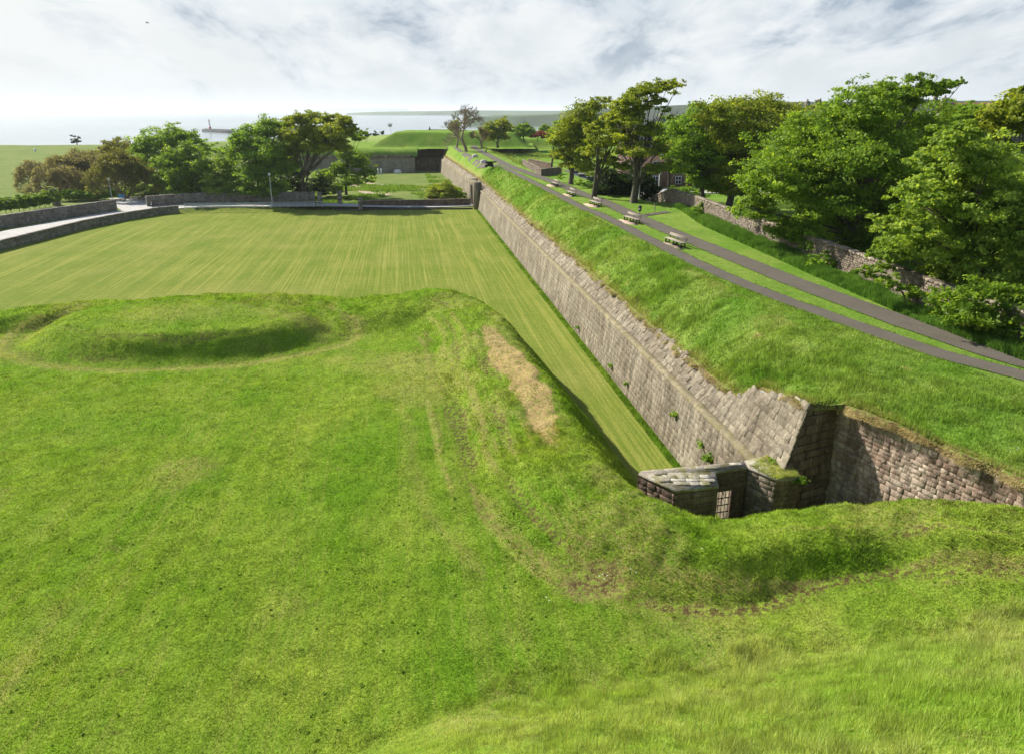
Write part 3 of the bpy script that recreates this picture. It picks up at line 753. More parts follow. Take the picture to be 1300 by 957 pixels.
mb.box(((FA[0]+FB_[0])/2-bx, (FA[1]+FB_[1])/2-.0-by, 4.66), (np.linalg.norm(d), .5, .16), math.atan2(d[1], d[0]), .03)
mb.box(((FC[0]+FD[0])/2-bx, (FC[1]+FD[1])/2+2.4-by, 3.98), (9.6, 5.2, .2), 0, .03)
mb.build('string_course', M['coping'], fb)
def turf(name, A, B, prof, mat, label):   # profile swept from A to B: (offset back, z)
    A = np.array(A, float); B = np.array(B, float); L = np.linalg.norm(B-A); d = (B-A)/L; n = np.array([-d[1], d[0]])
    k = int(L/.8)+2; V_ = []
    for i in range(k):
        s = L*i/(k-1)
        for (o, z) in prof:
            p = A+d*s+n*o; j = float(vn(np.array([p[0]]), np.array([p[1]]), 2.5, 3)[0])*.35
            V_.append((p[0], p[1], z+j))
    V_ = np.array(V_); o = mk(name, V_, grid_faces(k, len(prof))[:, ::-1], mat, None, {'dry': np.zeros(len(V_)), 'soil': np.zeros(len(V_))}, True)
    return tag(o, label, 'ground', kind='structure')
turf('rampart_bank', FA, FB_+(1.0, .3), [(.6, 4.9), (.8, 5.5), (1.4, 6.3), (2.6, 7.1), (4.5, 7.5), (9, 7.5), (60, 7.4)], M['bank'], 'turf rim on top of the far bastion wall left of the recess')
turf('rampart_bank', FC+(-1, 5.6), FD+(6, 5.6), [(.3, 7.1), (.8, 7.6), (2., 7.6), (6, 7.6), (46, 7.5)], M['bank'], 'turf strip above the dark recess of the far bastion')
# grassy cavalier on the far bastion
def cavalier():
    a, b = at(466, 187.5, 7.5)[:2], (-12., 255.)
    xs = np.linspace(a[0]-2, 8, 70); ys = np.linspace(246, 300, 60); X, Y = np.meshgrid(xs, ys)
    dl = np.minimum(np.minimum(X-(a[0]), 6-X), np.minimum((Y-253-.0*X), 298-Y)*1.0)
    lx = np.clip((X-a[0])/8.5, 0, 1); ly = np.clip((Y-254)/6.2, 0, 1); rx = np.clip((6-X)/6, 0, 1); by_ = np.clip((298-Y)/8, 0, 1)
    Z = 7.3+5.0*np.minimum(np.minimum(lx, ly), np.minimum(rx, by_))+fbm(X, Y, 4, 2)*.35
    V_ = np.stack([X, Y, Z], -1).reshape(-1, 3)
    o = mk('mound', V_, grid_faces(60, 70), M['bank'], None, {'dry': np.zeros(len(V_)), 'soil': np.zeros(len(V_))}, True)
    tag(o, 'large flat topped turf mound on the far bastion with a shaded front', 'mound', kind='structure')
cavalier()
# ------------------------------------------------------------------ free-standing walls
def rubble(name, pts, h, th, mat, label, zf, seed, stone=((.12, .22), (.18, .42)), cop=True, group=None, hf=None):
    root = empty(name, (*pts[0][:2], 0)); tag(root, label, 'stone wall', group); x0, y0 = pts[0][:2]
    for fl in (0, 1):
        VV = []; 
        for i in range(len(pts)-1):
            A, B = (pts[i], pts[i+1]) if not fl else (pts[i+1], pts[i])
            pos, L = seg(A, B); za, zb_ = zf(*A[:2]), zf(*B[:2])
            def pp(s, z, o, pos=pos, L=L, za=za, zb_=zb_): q = pos(s, z, o+th/2); return (q[0]-x0, q[1]-y0, z+za+(zb_-za)*s/L)
            block_wall('stone_face', pp, 0, L, -.3, h, mat, root, stone[0], stone[1], .035, .015, seed*10+i*2+fl, miss=.02)
    if cop:
        mb = MB(); r = random.Random(seed)
        for i in range(len(pts)-1):
            A, B = np.array(pts[i][:2]), np.array(pts[i+1][:2]); L = np.linalg.norm(B-A); d = (B-A)/L; s = 0; za, zb_ = zf(*A), zf(*B)
            while s < L:
                w_ = r.uniform(.3, .6); p = A+d*min(s+w_/2, L); zz = za+(zb_-za)*s/L
                mb.box((p[0]-x0, p[1]-y0, zz+h+.05+r.uniform(-.02, .03)), (w_-.03, th+.12+r.uniform(-.05, .05), .2), math.atan2(d[1], d[0]), .04, r.random()); s += w_
        mb.build('coping', mat, root)
    # end faces
    mb = MB()
    for e, o in ((0, 1), (-1, -2)):
        A, B = np.array(pts[e][:2]), np.array(pts[o][:2]); d = (B-A)/np.linalg.norm(B-A); p = A+d*.13
        mb.box((p[0]-x0, p[1]-y0, zf(*A)+h/2-.1), (.3, th+.05, h+.3), math.atan2(d[1], d[0]), .03, .6)
    mb.build('wall_end', mat, root)
    return root
bw = [W(-30, 17.2), W(-20, 16.9), W(-12, 16.9), W(-2, 17.8), W(10, 18.6), W(24, 19.4), W(36, 20.2)]
rubble('boundary_wall', bw, 1.75, .5, M['rubble'], 'old rubble boundary wall running behind the wider path under the big trees', Rxy, 41)
bw2 = [W(36.6, 20.4), W(44, 20.3), W(53, 20.9)]
rubble('boundary_wall', bw2, 1.8, .5, M['rubble'], 'sunlit rubble wall end beside the gap near the litter bins', lambda x, y: Rxy(x, y)-.1, 47)
zc8 = lambda x, y: .8
rubble('roadside_wall', [at(-60, 303, .8)[:2], at(0, 290.5, .8)[:2], at(75, 278.5, .8)[:2], at(148, 267.5, .8)[:2]], 2.0, .5, M['rubblegrey'], 'high grey roadside wall left of the road with a hedge behind', zc8, 51, cop=True, stone=((.25, .4), (.4, .8)))
rubble('roadside_wall', [at(187, 262.5, .8)[:2], at(235, 259, .8)[:2], at(285, 257, .8)[:2], at(345, 256.5, .8)[:2], at(400, 257.5, .7)[:2]], 2.0, .5, M['rubblegrey'], 'grey and pink stone wall below the leafy trees behind the railing', zc8, 52, stone=((.25, .4), (.4, .8)))
lw = [(-76.6, 85), (-76.2, 104), (-75.4, 124), (-73.5, 134), (-70.2, 142.2), (-67.5, 144.6)]
rubble('kerb_wall', lw, 1.35, .5, M['rubblegrey'], 'low stone wall between the road and the striped moat lawn', lambda x, y: 0., 53, stone=((.25, .4), (.4, .8)))
rubble('moat_wall', [at(460, 263.5, .1)[:2], at(520, 262.6, .1)[:2], at(597, 260.5, .1)[:2]], 1.25, .45, M['wall_dark'], 'low dark stone wall across the moat beside the rampart gateway', lambda x, y: .1, 54, stone=((.25, .4), (.4, .8)))
mb = MB(); a, b = np.array(at(425, 268, 0)[:2]), np.array(at(600, 266, 0)[:2]); d = b-a
mb.box(((a[0]+b[0])/2, (a[1]+b[1])/2, .14), (np.linalg.norm(d), .3, .34), math.atan2(d[1], d[0]), .03)
tag(mb.build('kerb', M['mortar']), 'dark kerb along the road edge at the foot of the moat lawn', 'kerb')
# pillars
for i, (px, py, h_, lab) in enumerate([(407, 262, 2.9, 'rough stone pillar with a bin beside it'), (432, 261, 3.0, 'taller stone pillar in the middle of three behind the railing'), (458, 266, 2.3, 'stone pillar at the end of the dark moat wall')]):
    p = at(px, py, .4); pr = empty('stone_pillar', (p[0], p[1], .3)); tag(pr, lab, 'pillar', 'stone pillars by the road')
    mb = MB(); z = 0
    while z < h_-.3: mb.box((0, 0, z+.2), (.8+random.uniform(-.05, .05), .8, .39), 0, .04, random.random()); z += .4
    mb.build('shaft', M['rubblegrey'], pr); mb = MB(); mb.box((0, 0, h_-.05), (1.0, 1.0, .25), 0, .06, .6); mb.build('cap', M['rubblegrey'], pr)
# railing
def railing(pts, label, n, mat=M['galv'], h=1.0, z=.8):
    r = empty('railing', (*pts[0][:2], z)); tag(r, label, 'railing'); x0, y0 = pts[0][:2]
    A, B = np.array(pts[0][:2]), np.array(pts[1][:2]); L = np.linalg.norm(B-A)
    mb = MB()
    for hh in (.15, .55, h): mb.tube([(0, 0, hh), (B[0]-x0, B[1]-y0, hh)], .07, 6)
    mb.build('rail', mat, r)
    for i in range(n+1):
        p = A+(B-A)*i/n; mb = MB(); mb.tube([(p[0]-x0, p[1]-y0, -.1), (p[0]-x0, p[1]-y0, h+.05)], .055, 6); mb.build('post', mat, r)
railing([(-66.5, 145.4), (-39.3, 148.2)], 'long grey metal railing between the road and the far edge of the moat lawn', 16)
pr = empty('stone_pillar', (*at(71, 255, 1.8)[:2], .8)); tag(pr, 'brown stone gate pillar at the end of the hedge behind the high wall', 'pillar')
mb = MB()
for i in range(8): mb.box((0, 0, .2+i*.4), (1.3, 1.0, .39), 0, .04, random.random())
mb.build('shaft', M['rubble'], pr); mb = MB(); mb.box((0, 0, 3.35), (1.5, 1.2, .2), 0, .05); mb.build('cap', M['rubble'], pr)
# brick-built open enclosure beside the wider path (stair head)
sh = [at(664, 210.5, 8)[:2], at(688, 224, 8)[:2], at(712, 221, 8)[:2]]
rubble('stair_wall', sh, 1.25, .35, M['rubble'], 'low L shaped brown wall of a stair head beside the wider path', lambda x, y: 7.95, 61, stone=((.15, .2), (.3, .45)), cop=True)
rubble('stair_wall', [at(672, 208, 8)[:2], at(700, 214, 8)[:2]], 1.0, .35, M['wall_dark'], 'dark back wall of the stair head enclosure', lambda x, y: 7.9, 62, stone=((.2, .3), (.4, .7)), cop=True)
# ------------------------------------------------------------------ benches
def bench():
    r = empty('bench'); L = 3.3
    # bench faces -x; local y along
    for y in (-L/2+.2, 0, L/2-.2):
        mb = MB()
        mb.box((-.22, y, .2), (.07, .07, .4), 0, .01); mb.box((.2, y, .2), (.07, .07, .4), 0, .01)
        mb.box((0, y, .395), (.5, .07, .06), 0, .01); mb.box((0, y, .03), (.55, .07, .05), 0, .01)
        ring = [(-.02+.13*math.cos(t), y, .2+.13*math.sin(t)) for t in np.linspace(0, 2*math.pi, 13)]
        mb.tube(ring, .025, 5, cap=False)
        mb.tube([(.2, y, .4), (.27, y, .65), (.34, y, .93)], [.035, .032, .028], 6)
        mb.build('support', M['iron'], r)
    for i in range(4):
        mb = MB(); mb.box((-.2+i*.13, 0, .445), (.11, L, .04), 0, .008, random.random()); mb.build('seat_slat', M['wood'], r)
    for i in range(2):
        mb = MB(); mb.box((.29+i*.035, 0, .76+i*.125), (.035, L, .11), 0, .008, random.random()); mb.build('back_slat', M['wood'], r)
    return r
B0 = bench()
bl = [(857, 313, 'nearest and largest bench with three black supports beside the narrow path'), (802, 283.5, 'second nearest bench, the one opposite the litter bin'), (756, 262.5, 'third bench from the front, the middle one of the row'), (725, 249.5, 'fourth bench from the front, just left of the middle of the row'), (704.5, 237.5, 'farthest bench of the row near the stair head')]
for i, (px, py, lab) in enumerate(bl):
    b_ = B0 if i == 0 else copy_tree(B0)
    p = at(px, py-1.2, 8); b_.location = (p[0], p[1], Rxy(p[0], p[1])+.03); b_.rotation_euler[2] = math.atan2(.1503, .9886)+.14*(1 if i < 3 else .5)+random.uniform(-.03, .03)
    tag(b_, lab, 'bench', 'benches between the two rampart paths')
    u, v = UV(p[0], p[1])
    q = MB(); rz = b_.rotation_euler[2]; nx, ny = math.cos(rz), math.sin(rz)
    poly = []
    for k in range(14):
        t = 2*math.pi*k/14; a = (.75+.08*math.sin(3*t+i))*math.cos(t); b = 2.2*math.sin(t)*(1+.06*math.cos(5*t))
        poly.append((p[0]-.55*nx+a*nx-b*ny, p[1]-.55*ny+a*ny+b*nx))
    q.prism(poly, Rxy(p[0], p[1])-.1, Rxy(p[0], p[1])+.022); tag(q.build('path', M['pad']), 'worn bare gravel patch in front of the %s bench' % ['nearest', 'second nearest', 'middle', 'fourth', 'farthest'][i], 'ground', kind='structure')
# ------------------------------------------------------------------ street furniture
def bin_(p, lab, mat_panel, h=1.0):
    r = empty('litter_bin', p); tag(r, lab, 'litter bin')
    mb = MB(); mb.lathe((0, 0, .35), [(.18, 0), (.21, .1), (.23, .5), (.24, .52), (.2, .6), (.05, .66)], 12); mb.build('bin_body', M['black'], r, True)
    mb = MB(); mb.tube([(0, 0, 0), (0, 0, .4)], .06, 8); mb.build('post', M['black'], r)
    mb = MB(); mb.box((-.1, -.215, .62), (.2, .03, .22), 0, .005); mb.build('panel', mat_panel, r)
bin_((*at(812, 272, 8)[:2], 8), 'black litter bin with a white panel on a post beside the wider path', M['white'])
bin_((*at(814.5, 255.5, 7.6)[:2], 7.4), 'smaller all black litter bin behind the tall tree trunk', M['black'])
bin_((*at(194, 264, .8)[:2], .85), 'black litter bin with white notice against the left stone wall', M['white'])
bin_((*at(401, 263, .7)[:2], .8), 'black and white bin standing left of the stone pillar', M['white'])
mb = MB(); p = at(831, 270.5, 8); mb.tube([(0, 0, 0), (0, 0, 1.05)], .05, 8); mb.lathe((0, 0, 1.05), [(.07, 0), (.07, .06), (.02, .1)], 8)
o = mb.build('bollard', M['black']); o.location = (p[0], p[1], 7.95); tag(o, 'thin black post on the grass right of the litter bin', 'post')
mb = MB(); p = at(617, 194.5, 8); mb.box((0, 0, .55), (.35, .35, 1.1), 0, .03); mb.lathe((0, 0, 1.1), [(.22, 0), (.22, .06), (.05, .14)], 8)
o = mb.build('bollard', M['black']); o.location = (p[0], p[1], 7.8); tag(o, 'small squat black post by the bend of the far path', 'post')
def lamp(p, h, lab, arm=.5):
    r = empty('street_lamp', p); tag(r, lab, 'street lamp')
    mb = MB(); mb.tube([(0, 0, 0), (0, 0, 1.2), (0, 0, h)], [.13, .09, .06], 8); mb.build('pole', M['galv'], r, True)
    mb = MB(); mb.lathe((0, 0, h), [(.06, 0), (.24, .12), (.28, .4), (.12, .52), (.02, .56)], 10); mb.build('lamp_head', M['white'], r, True)
    mb = MB(); mb.lathe((0, 0, 0), [(.2, 0), (.2, .25), (.12, .5)], 10); mb.build('base', M['galv'], r)
lamp((*at(143, 257, .8)[:2], .8), 4.6, 'grey street lamp with white head by the blue sign on the left')
lamp((*at(346, 262, .8)[:2], .8), 6.2, 'tall pale lamp post in front of the windswept tree on the left')
lamp((*at(836, 245, 6)[:2], 5.9), 3.2, 'white lamp post on the street in front of the brown stone house')
lamp((*at(811, 256, 7.6)[:2], 7.3), 5.5, 'slim grey lamp post right behind the tall tree trunk')
r = empty('sign_board', (*at(155, 256.5, .8)[:2], .8)); tag(r, 'small bright blue sign board by the lay-by entrance', 'sign')
mb = MB(); mb.box((0, 0, 1.2), (1.3, .06, .6), .3, .01); mb.build('board', M['blue'], r)
for q in ((-.5, -.1), (.5, .2)): mb = MB(); mb.tube([(*q, 0), (*q, 1.4)], .04, 6); mb.build('post', M['galv'], r)
# cannon
def cannon():
    p = at(622, 212.5, 8); r = empty('cannon', (p[0], p[1], 7.95), .2); tag(r, 'black cannon on its iron carriage beside the far path', 'cannon')
    mb = MB(); pr = [(-1.25, .0), (-1.2, .07), (-1.12, .1), (-1.05, .2), (-.9, .24), (-.2, .22), (.2, .19), (1.2, .13), (1.28, .17), (1.4, .15), (1.42, .07)]
    mb.tube([(x, 0, 1.05+.06*x) for x, _ in pr], [q for _, q in pr], 12); mb.build('barrel', M['iron'], r, True)
    for s in (-1, 1):
        mb = MB(); n0 = len(mb.v)
        for y in (s*.3-.05, s*.3+.05):
            for q in ((-1.1, .2), (.75, .2), (.75, .75), (.2, 1.05), (-.1, 1.0), (-.4, .75), (-1.1, .45)): mb.v.append((q[0], y, q[1])); mb.a.append(0)
        for i in range(7):
            j = (i+1) % 7; mb.q.append((i, j, 7+j, 7+i))
        for b in (0, 7):
            for i in range(1, 6): mb.t.append((b, b+i, b+i+1))
        mb.build('carriage_cheek', M['iron'], r)
        for x in (-.8, .5):
            mb = MB(); mb.tube([(x, s*.38, .24), (x, s*.5, .24)], .24, 14); mb.build('wheel', M['iron'], r)
cannon()
def lump(name, px, py, z, sx, sy, sz, mat, lab, cat, seed):
    p = at(px, py, z); r = random.Random(seed); prof = [(1.0, 0), (1.05, .3), (.95, .7), (.6, .95), (.1, 1.)]
    mb = MB(); mb.lathe((0, 0, 0), prof, 9); v = [(a*sx*r.uniform(.88, 1.1), b*sy*r.uniform(.88, 1.1), c*sz) for a, b, c in mb.v]; mb.v = v
    o = mb.build(name, mat, None, True); o.location = (p[0], p[1], z-.05); return tag(o, lab, cat)
lump('boulder', 603, 200, 8, .75, .6, .8, M['concrete'], 'pale rounded stone beside the narrow far path, the farther of two', 'stone', 3)
lump('boulder', 614, 207, 8, .8, .6, .75, M['concrete'], 'pale rounded stone just left of the cannon', 'stone', 4)
lump('stone_heap', 505, 220, 0, 1.3, .7, 1.2, M['white'], 'whitish heap at the foot of the far bastion wall', 'stone', 5)
for i, (px, lab) in enumerate(((474, 'white slab leaning against the far bastion wall, leftmost of three'), (480, 'narrow middle one of three white slabs leaning against the far bastion wall'), (484, 'white slab leaning against the far bastion wall, rightmost of three'))):
    p = at(px, 222, 0); mb = MB(); mb.box((0, 0, .9), (.5, .2, 1.9), .2, .04)
    o = mb.build('white_slab', M['white']); o.location = (p[0], p[1], 0); o.rotation_euler[0] = -.2; tag(o, lab, 'slab', 'white slabs by the far wall')
# mast, post, lighthouse, far house
p, _ = atY(496, 176, 320); r = empty('light_mast', p); tag(r, 'tall floodlight mast standing behind the far turf mound', 'mast')
mb = MB(); mb.tube([(0, 0, -6), (0, 0, 5)], .12, 6); mb.build('pole', M['galv'], r)
mb = MB(); mb.box((0, 0, 5.3), (1.6, .5, .9), 0, .05); mb.box((0, 0, 6.0), (2.4, .3, .25), 0, .03); mb.build('lamp_head', M['galv'], r)
p, _ = atY(515, 172, 262); mb = MB(); mb.box((0, 0, .3), (.9, .7, 3.2), 0, .1); o = mb.build('stone_post', M['rubblegrey']); o.location = (p[0], p[1], p[2]-1.2); tag(o, 'small dark stone post on top of the far turf mound', 'post')
def lighthouse():
    p = at(267, 167, -12); r = empty('lighthouse', (p[0], p[1], -8.6)); tag(r, 'small white lighthouse with red base on the end of the pier', 'lighthouse')
    mb = MB(); mb.lathe((0, 0, 0), [(2.0, 0), (1.9, 2.8), (1.5, 3)], 16); mb.build('base', M['red'], r, True)
    mb = MB(); mb.lathe((0, 0, 2.6), [(1.35, 0), (1.0, 7.6), (1.5, 7.8), (1.5, 8.4)], 16); mb.build('tower', M['white'], r, True)
    mb = MB(); mb.lathe((0, 0, 11), [(.8, 0), (.8, 1.6), (1.0, 1.7), (.1, 3.)], 12); mb.build('lantern', M['red'], r, True)
    a = np.array(at(262, 167.5, -12)[:2]); b = np.array(at(330, 170.5, -12)[:2]); d = b-a
    pz = empty('pier', (a[0], a[1], -12)); tag(pz, 'long grey stone pier reaching into the sea', 'pier')
    mb = MB(); mb.box((d[0]/2, d[1]/2, 1.4), (np.linalg.norm(d), 14, 4.2), math.atan2(d[1], d[0]), .3); mb.build('pier_body', M['pier'], pz)
    mb = MB(); mb.box((d[0]/2, d[1]/2-6.3, 4.0), (np.linalg.norm(d), 1.2, 1.2), math.atan2(d[1], d[0]), .1); mb.build('parapet', M['pier'], pz)
lighthouse()
def house(loc, rz, size, wall, roof, lab, nw=3, chim=2, storeys=2, rh=.45):
    r = empty('house', loc, rz); tag(r, lab, 'house'); w, d, h = size
    mb = MB(); mb.box((0, 0, h/2), (w, d, h))
    n = len(mb.v); mb.v += [(-w/2, -d/2, h), (-w/2, d/2, h), (-w/2, 0, h+d*rh), (w/2, -d/2, h), (w/2, d/2, h), (w/2, 0, h+d*rh)]; mb.a += [.5]*6
    mb.t += [(n, n+2, n+1), (n+3, n+4, n+5)]
    mb.build('wall', wall, r)
    mb = MB(); ov = .3; t = .15
    for s in (-1, 1):
        a = (-w/2-ov, s*(d/2+ov), h-ov*rh*2*.5); b = (w/2+ov, s*(d/2+ov), h-ov*rh); c = (w/2+ov, 0, h+d*rh+.02); e = (-w/2-ov, 0, h+d*rh+.02)
        a = (a[0], a[1], b[2])
        mb.quad(*((a, b, c, e) if s < 0 else (b, a, e, c)))
        q = [(x, y, z+t) for x, y, z in (a, b, c, e)]; mb.quad(*(q if s < 0 else (q[1], q[0], q[3], q[2]))); mb.quad(a, b, q[1], q[0])
        mb.quad(a, q[0], q[3], e); mb.quad(b, c, q[2], q[1])
    rf = mb.build('roof', roof, r)
    for i in range(chim):
        x = (-w/2+.6) if i == 0 else (w/2-.6); mb = MB(); mb.box((x, 0, h+d*rh+.5), (.9, 1.3, 1.6), 0, .03)
        for k in (-.3, .3): mb.lathe((x, k, h+d*rh+1.3), [(.14, 0), (.11, .5)], 8)
        mb.build('chimney', wall, rf)
    for st in range(storeys):
        for i in range(nw):
            x = -w/2+w*(i+.5)/nw; z = 1.6+st*2.7
            fr = MB(); fr.box((x, -d/2-.02, z), (1.15, .12, 1.5), 0, .01); f_ = fr.build('window', M['white'], r)
            g_ = MB()
            for k in (-.27, .27):
                for kk_ in (-.35, .35): g_.box((x+k, -d/2-.09, z+kk_), (.46, .02, .6))
            g_.build('pane', M['glass'], f_)
    return r
house((34, 142, 5.6), -.05, (26, 9, 6.2), M['brick'], M['slate'], 'brown stone house with white windows behind the trees and the boundary wall', 6, 2)
p, _ = atY(560, 166.5, 420); house((p[0], p[1], -1.2), .1, (14, 8, 6.5), M['rubblegrey'], M['slate'], 'distant house with chimneys peeping over the far mound left of the bare tree', 3, 2)
for i, (px, py, Yd, lab) in enumerate([(1062, 136, 190, 'slate roofed house high behind the brownish tree tops'), (1150, 128, 210, 'distant grey house hidden behind the tallest sycamore'), (868, 150, 230, 'grey roofed house glimpsed right of the tall umbrella shaped tree'), (1245, 132, 170, 'reddish roofed house behind the rightmost trees')]):
    p, _ = atY(px, py, Yd); house((p[0], p[1], 5.6), random.uniform(-.4, .4), (16, 9, max(4, p[2]-5.6-4)), M['rubblegrey'], [M['slate'], M['slate'], M['slate'], M['tile']][i], lab, 4, 2)
# parked cars
def car(col):
    r = empty('parked_car')
    prof = [(-2.1, .35), (-2.15, .75), (-1.9, .95), (-1.3, 1.0), (1.0, .98), (1.9, .85), (2.1, .6), (2.1, .35)]
    def ex(prof, w, w2=None):
        mb = MB(); k = len(prof); w2 = w2 or w
        zs = [q[1] for q in prof]; zmin, zmax = min(zs), max(zs)
        for s in (-1, 1):
            for x, z in prof: mb.v.append((x, s*(w+(w2-w)*(z-zmin)/(zmax-zmin)), z)); mb.a.append(0)
        for i in range(k): j = (i+1) % k; mb.q.append((i, j, k+j, k+i))
        for b in (0, k):
            for i in range(1, k-1): mb.t.append((b, b+i, b+i+1))
        return mb
    ex(prof, .86, .8).build('body', plain('car_paint', col, .25), r)
    ex([(-1.75, .97), (-1.35, 1.38), (.35, 1.40), (1.05, .97)], .76, .60).build('window', M['glass'], r)
    ex([(-1.38, 1.375), (-1.25, 1.44), (.25, 1.45), (.4, 1.39)], .61, .56).build('roof', plain('car_paint', col, .25), r)
    for x in (-1.3, 1.3):
        for s in (-1, 1):
            mb = MB(); mb.tube([(x, s*.72, .33), (x, s*.9, .33)], .33, 16); w_ = mb.build('wheel', M['black'], r)
            mb = MB(); mb.tube([(x, s*.88, .33), (x, s*.915, .33)], .19, 10); mb.build('rim', M['galv'], w_)
    for s in (-1, 1):
        mb = MB(); mb.box((2.06, s*.6, .7), (.1, .3, .14), 0, .02); mb.build('headlight', M['white'], r)
        mb = MB(); mb.box((-2.12, s*.6, .78), (.08, .26, .14), 0, .02); mb.build('tail_light', M['red'], r)
    return r
for i, (u, v, col, lab) in enumerate([(101, 20.6, (.7, .7, .72), 'white car parked behind the stair head wall'), (94, 20.4, (.5, .52, .55), 'silver car parked on the street right of the stair head'), (87, 20.3, (.05, .07, .12), 'dark blue car in the row behind the left tree trunk'), (79, 20.2, (.35, .45, .55), 'pale blue car parked between the two left tree trunks'), (68, 20.2, (.6, .6, .62), 'light grey car parked behind the middle tree trunk'), (61, 20.2, (.02, .02, .02), 'black car parked behind the dark bush')]):
    c_ = car(col); x, y = W(u, v); c_.location = (x, y, Rxy(x, y)+.03); c_.rotation_euler[2] = math.atan2(.9886, -.1503)+math.pi; tag(c_, lab, 'car', 'cars parked in the street below the trees')
# ------------------------------------------------------------------ trees
def leaves(centers, radii, n_per, size, flat=.75, shell=.55, clump=.25, nclump=None, up=.6, seed=0):
    """centers (K,3), radii (K,) -> verts, quads, var : leaf sprays gathered in clumps"""
    rs = np.random.RandomState(seed); Vs = []; As = []
    for c, r, n in zip(centers, radii, n_per):
        K = nclump or max(12, int(n/45)); 
        d = rs.normal(size=(K, 3)); d /= np.linalg.norm(d, axis=1)[:, None]
        d[:, 2] = np.where(d[:, 2] < -.35, d[:, 2]*.5, d[:, 2])
        rad = shell+(1-shell)*rs.rand(K)**.6; rad *= 1+.22*rs.normal(size=K)
        cc = c+d*(rad*r)[:, None]*np.array([1, 1, flat])
        ci = rs.randint(0, K, n); cv = rs.rand(K)
        off = rs.normal(size=(n, 3))*np.array([1, 1, .45])*(clump*r*.62)
        p = cc[ci]+off
        nrm = d[ci]*.7+rs.normal(size=(n, 3))*.75+np.array([0, 0, up]); nrm /= np.linalg.norm(nrm, axis=1)[:, None]
        a = np.cross(nrm, rs.normal(size=(n, 3))); a /= np.linalg.norm(a, axis=1)[:, None]+1e-9; b = np.cross(nrm, a)
        s = (size*(.6+.8*rs.rand(n)))[:, None]
        q = np.stack([p-a*s*.55, p+b*s*.33-a*s*.05, p+a*s*.55, p-b*s*.33-a*s*.05], 1)
        Vs.append(q.reshape(-1, 3)); vv = np.clip(cv[ci]*.55+rs.rand(n)*.45, 0, 1); As.append(np.repeat(vv, 4))
    V_ = np.concatenate(Vs); return V_, np.arange(len(V_)).reshape(-1, 4), np.concatenate(As)
TREES = 0
def tree(name, base, lobes, label, mat, leaf=.25, dens=1.0, stems=None, group=None, trunk_r=.3, zb=8., bark='bark', depth=1.0, shell=.5, fill=True, gap=1., cat='tree', lean=0, grow=1.22, Yb=None, clump=.25, flat=.75, up=.6):
    """lobes: crown lobes (px, py, radius px) seen from the camera, spread in depth round the trunk"""
    global TREES; TREES += 1; sd = TREES*13+5; r = random.Random(sd)
    bx_, by_, _ = at(base[0], base[1], zb) if Yb is None else (atY(base[0], base[1], Yb)[0])
    if Yb is not None: by_ = Yb
    root = empty(name, (bx_, by_, zb)); tag(root, label, cat, group)
    cs = []; rr = []
    wpx = max(l[0]+l[2] for l in lobes)-min(l[0]-l[2] for l in lobes)
    scale = math.hypot(by_, 12)/F; half = wpx*scale*.5*depth
    for i, (px, py, pr) in enumerate(lobes):
        off = r.uniform(-1, 1)*max(half-pr*scale*.7, 0)*.75
        (x, y, z), t = atY(px, py, by_+off); R = pr*t/F
        cs.append((x, y, z)); rr.append(R)
        if fill and pr*scale > 1.0:
            for s in (-1, 1):
                o2 = off+s*r.uniform(.5, 1.0)*R*1.1
                if abs(o2) < half: cs.append((x+r.uniform(-.3, .3)*R, by_+o2, z-r.uniform(.0, .3)*R)); rr.append(R*.8)
    cs = np.array(cs); rr = np.array(rr)
    area = 4*math.pi*rr**2; npl = np.maximum(60, (area*4.0*dens/(leaf*leaf*.36)*.42)).astype(int); rr = rr*grow
    V_, Q_, A_ = leaves(cs-np.array([bx_, by_, zb]), rr, npl, leaf, shell=shell, seed=sd, clump=clump, flat=flat, up=up)
    mk('crown', V_, Q_, mat, root, {'var': A_})
    # trunk and limbs
    zlow = cs[:, 2].min(); ctr = cs.mean(0)-np.array([bx_, by_, zb])
    mb = MB(); ns = stems or 1; hcr = max((cs[:, 2]-rr*.5).min()-zb, 1.); htop = cs[:, 2].max()-zb
    tips = []
    for s in range(ns):
        a = 2*math.pi*s/ns+r.random(); sp = .0 if ns == 1 else 1.
        tgt = Vector((ctr[0]*.8+sp*math.cos(a)*htop*.13+lean, ctr[1]*.8+sp*math.sin(a)*htop*.13, htop*.72))
        pts = [Vector((sp*.25*math.cos(a)*trunk_r*2, sp*.25*math.sin(a)*trunk_r*2, -.3))]
        for k in range(1, 6):
            t = k/5; q = Vector((0, 0, 0)).lerp(tgt, t); q.x += math.sin(t*3.1)*r.uniform(-.3, .3)-tgt.x*(1-t)*t*.5; q.y += r.uniform(-.25, .25)*t; pts.append(q)
        rad = [trunk_r*1.25/ns**.4]+[trunk_r/ns**.4*(1-.15*k) for k in range(1, 6)]
        mb.tube(pts, rad, 8); tips.append(pts)
    for i, c in enumerate(cs):
        if i % 2 and len(cs) > 16 and rr[i] < rr.mean(): continue
        c = Vector(c-np.array([bx_, by_, zb])); st = tips[i % ns]; k = min(4, max(1, int(1+3*min(1, (c.z*.7)/max(htop, 1)))))
        p0 = st[k]; mid = p0.lerp(c, .5)+Vector((r.uniform(-.4, .4), r.uniform(-.4, .4), r.uniform(-.1, .5)))
        q = trunk_r*.34
        mb.tube([p0, p0.lerp(mid, .5), mid, c], [q*.8, q*.6, q*.4, q*.15], 5)
        for _ in range(4 if rr[i] > 1.2 else 0):
            e = c+Vector((r.uniform(-1, 1), r.uniform(-1, 1), r.uniform(-.4, .9)))*rr[i]*.7
            mb.tube([mid.lerp(c, r.random()), e], [q*.35, q*.08], 4)
    mb.build('trunk', M[bark], root, True)
    return root
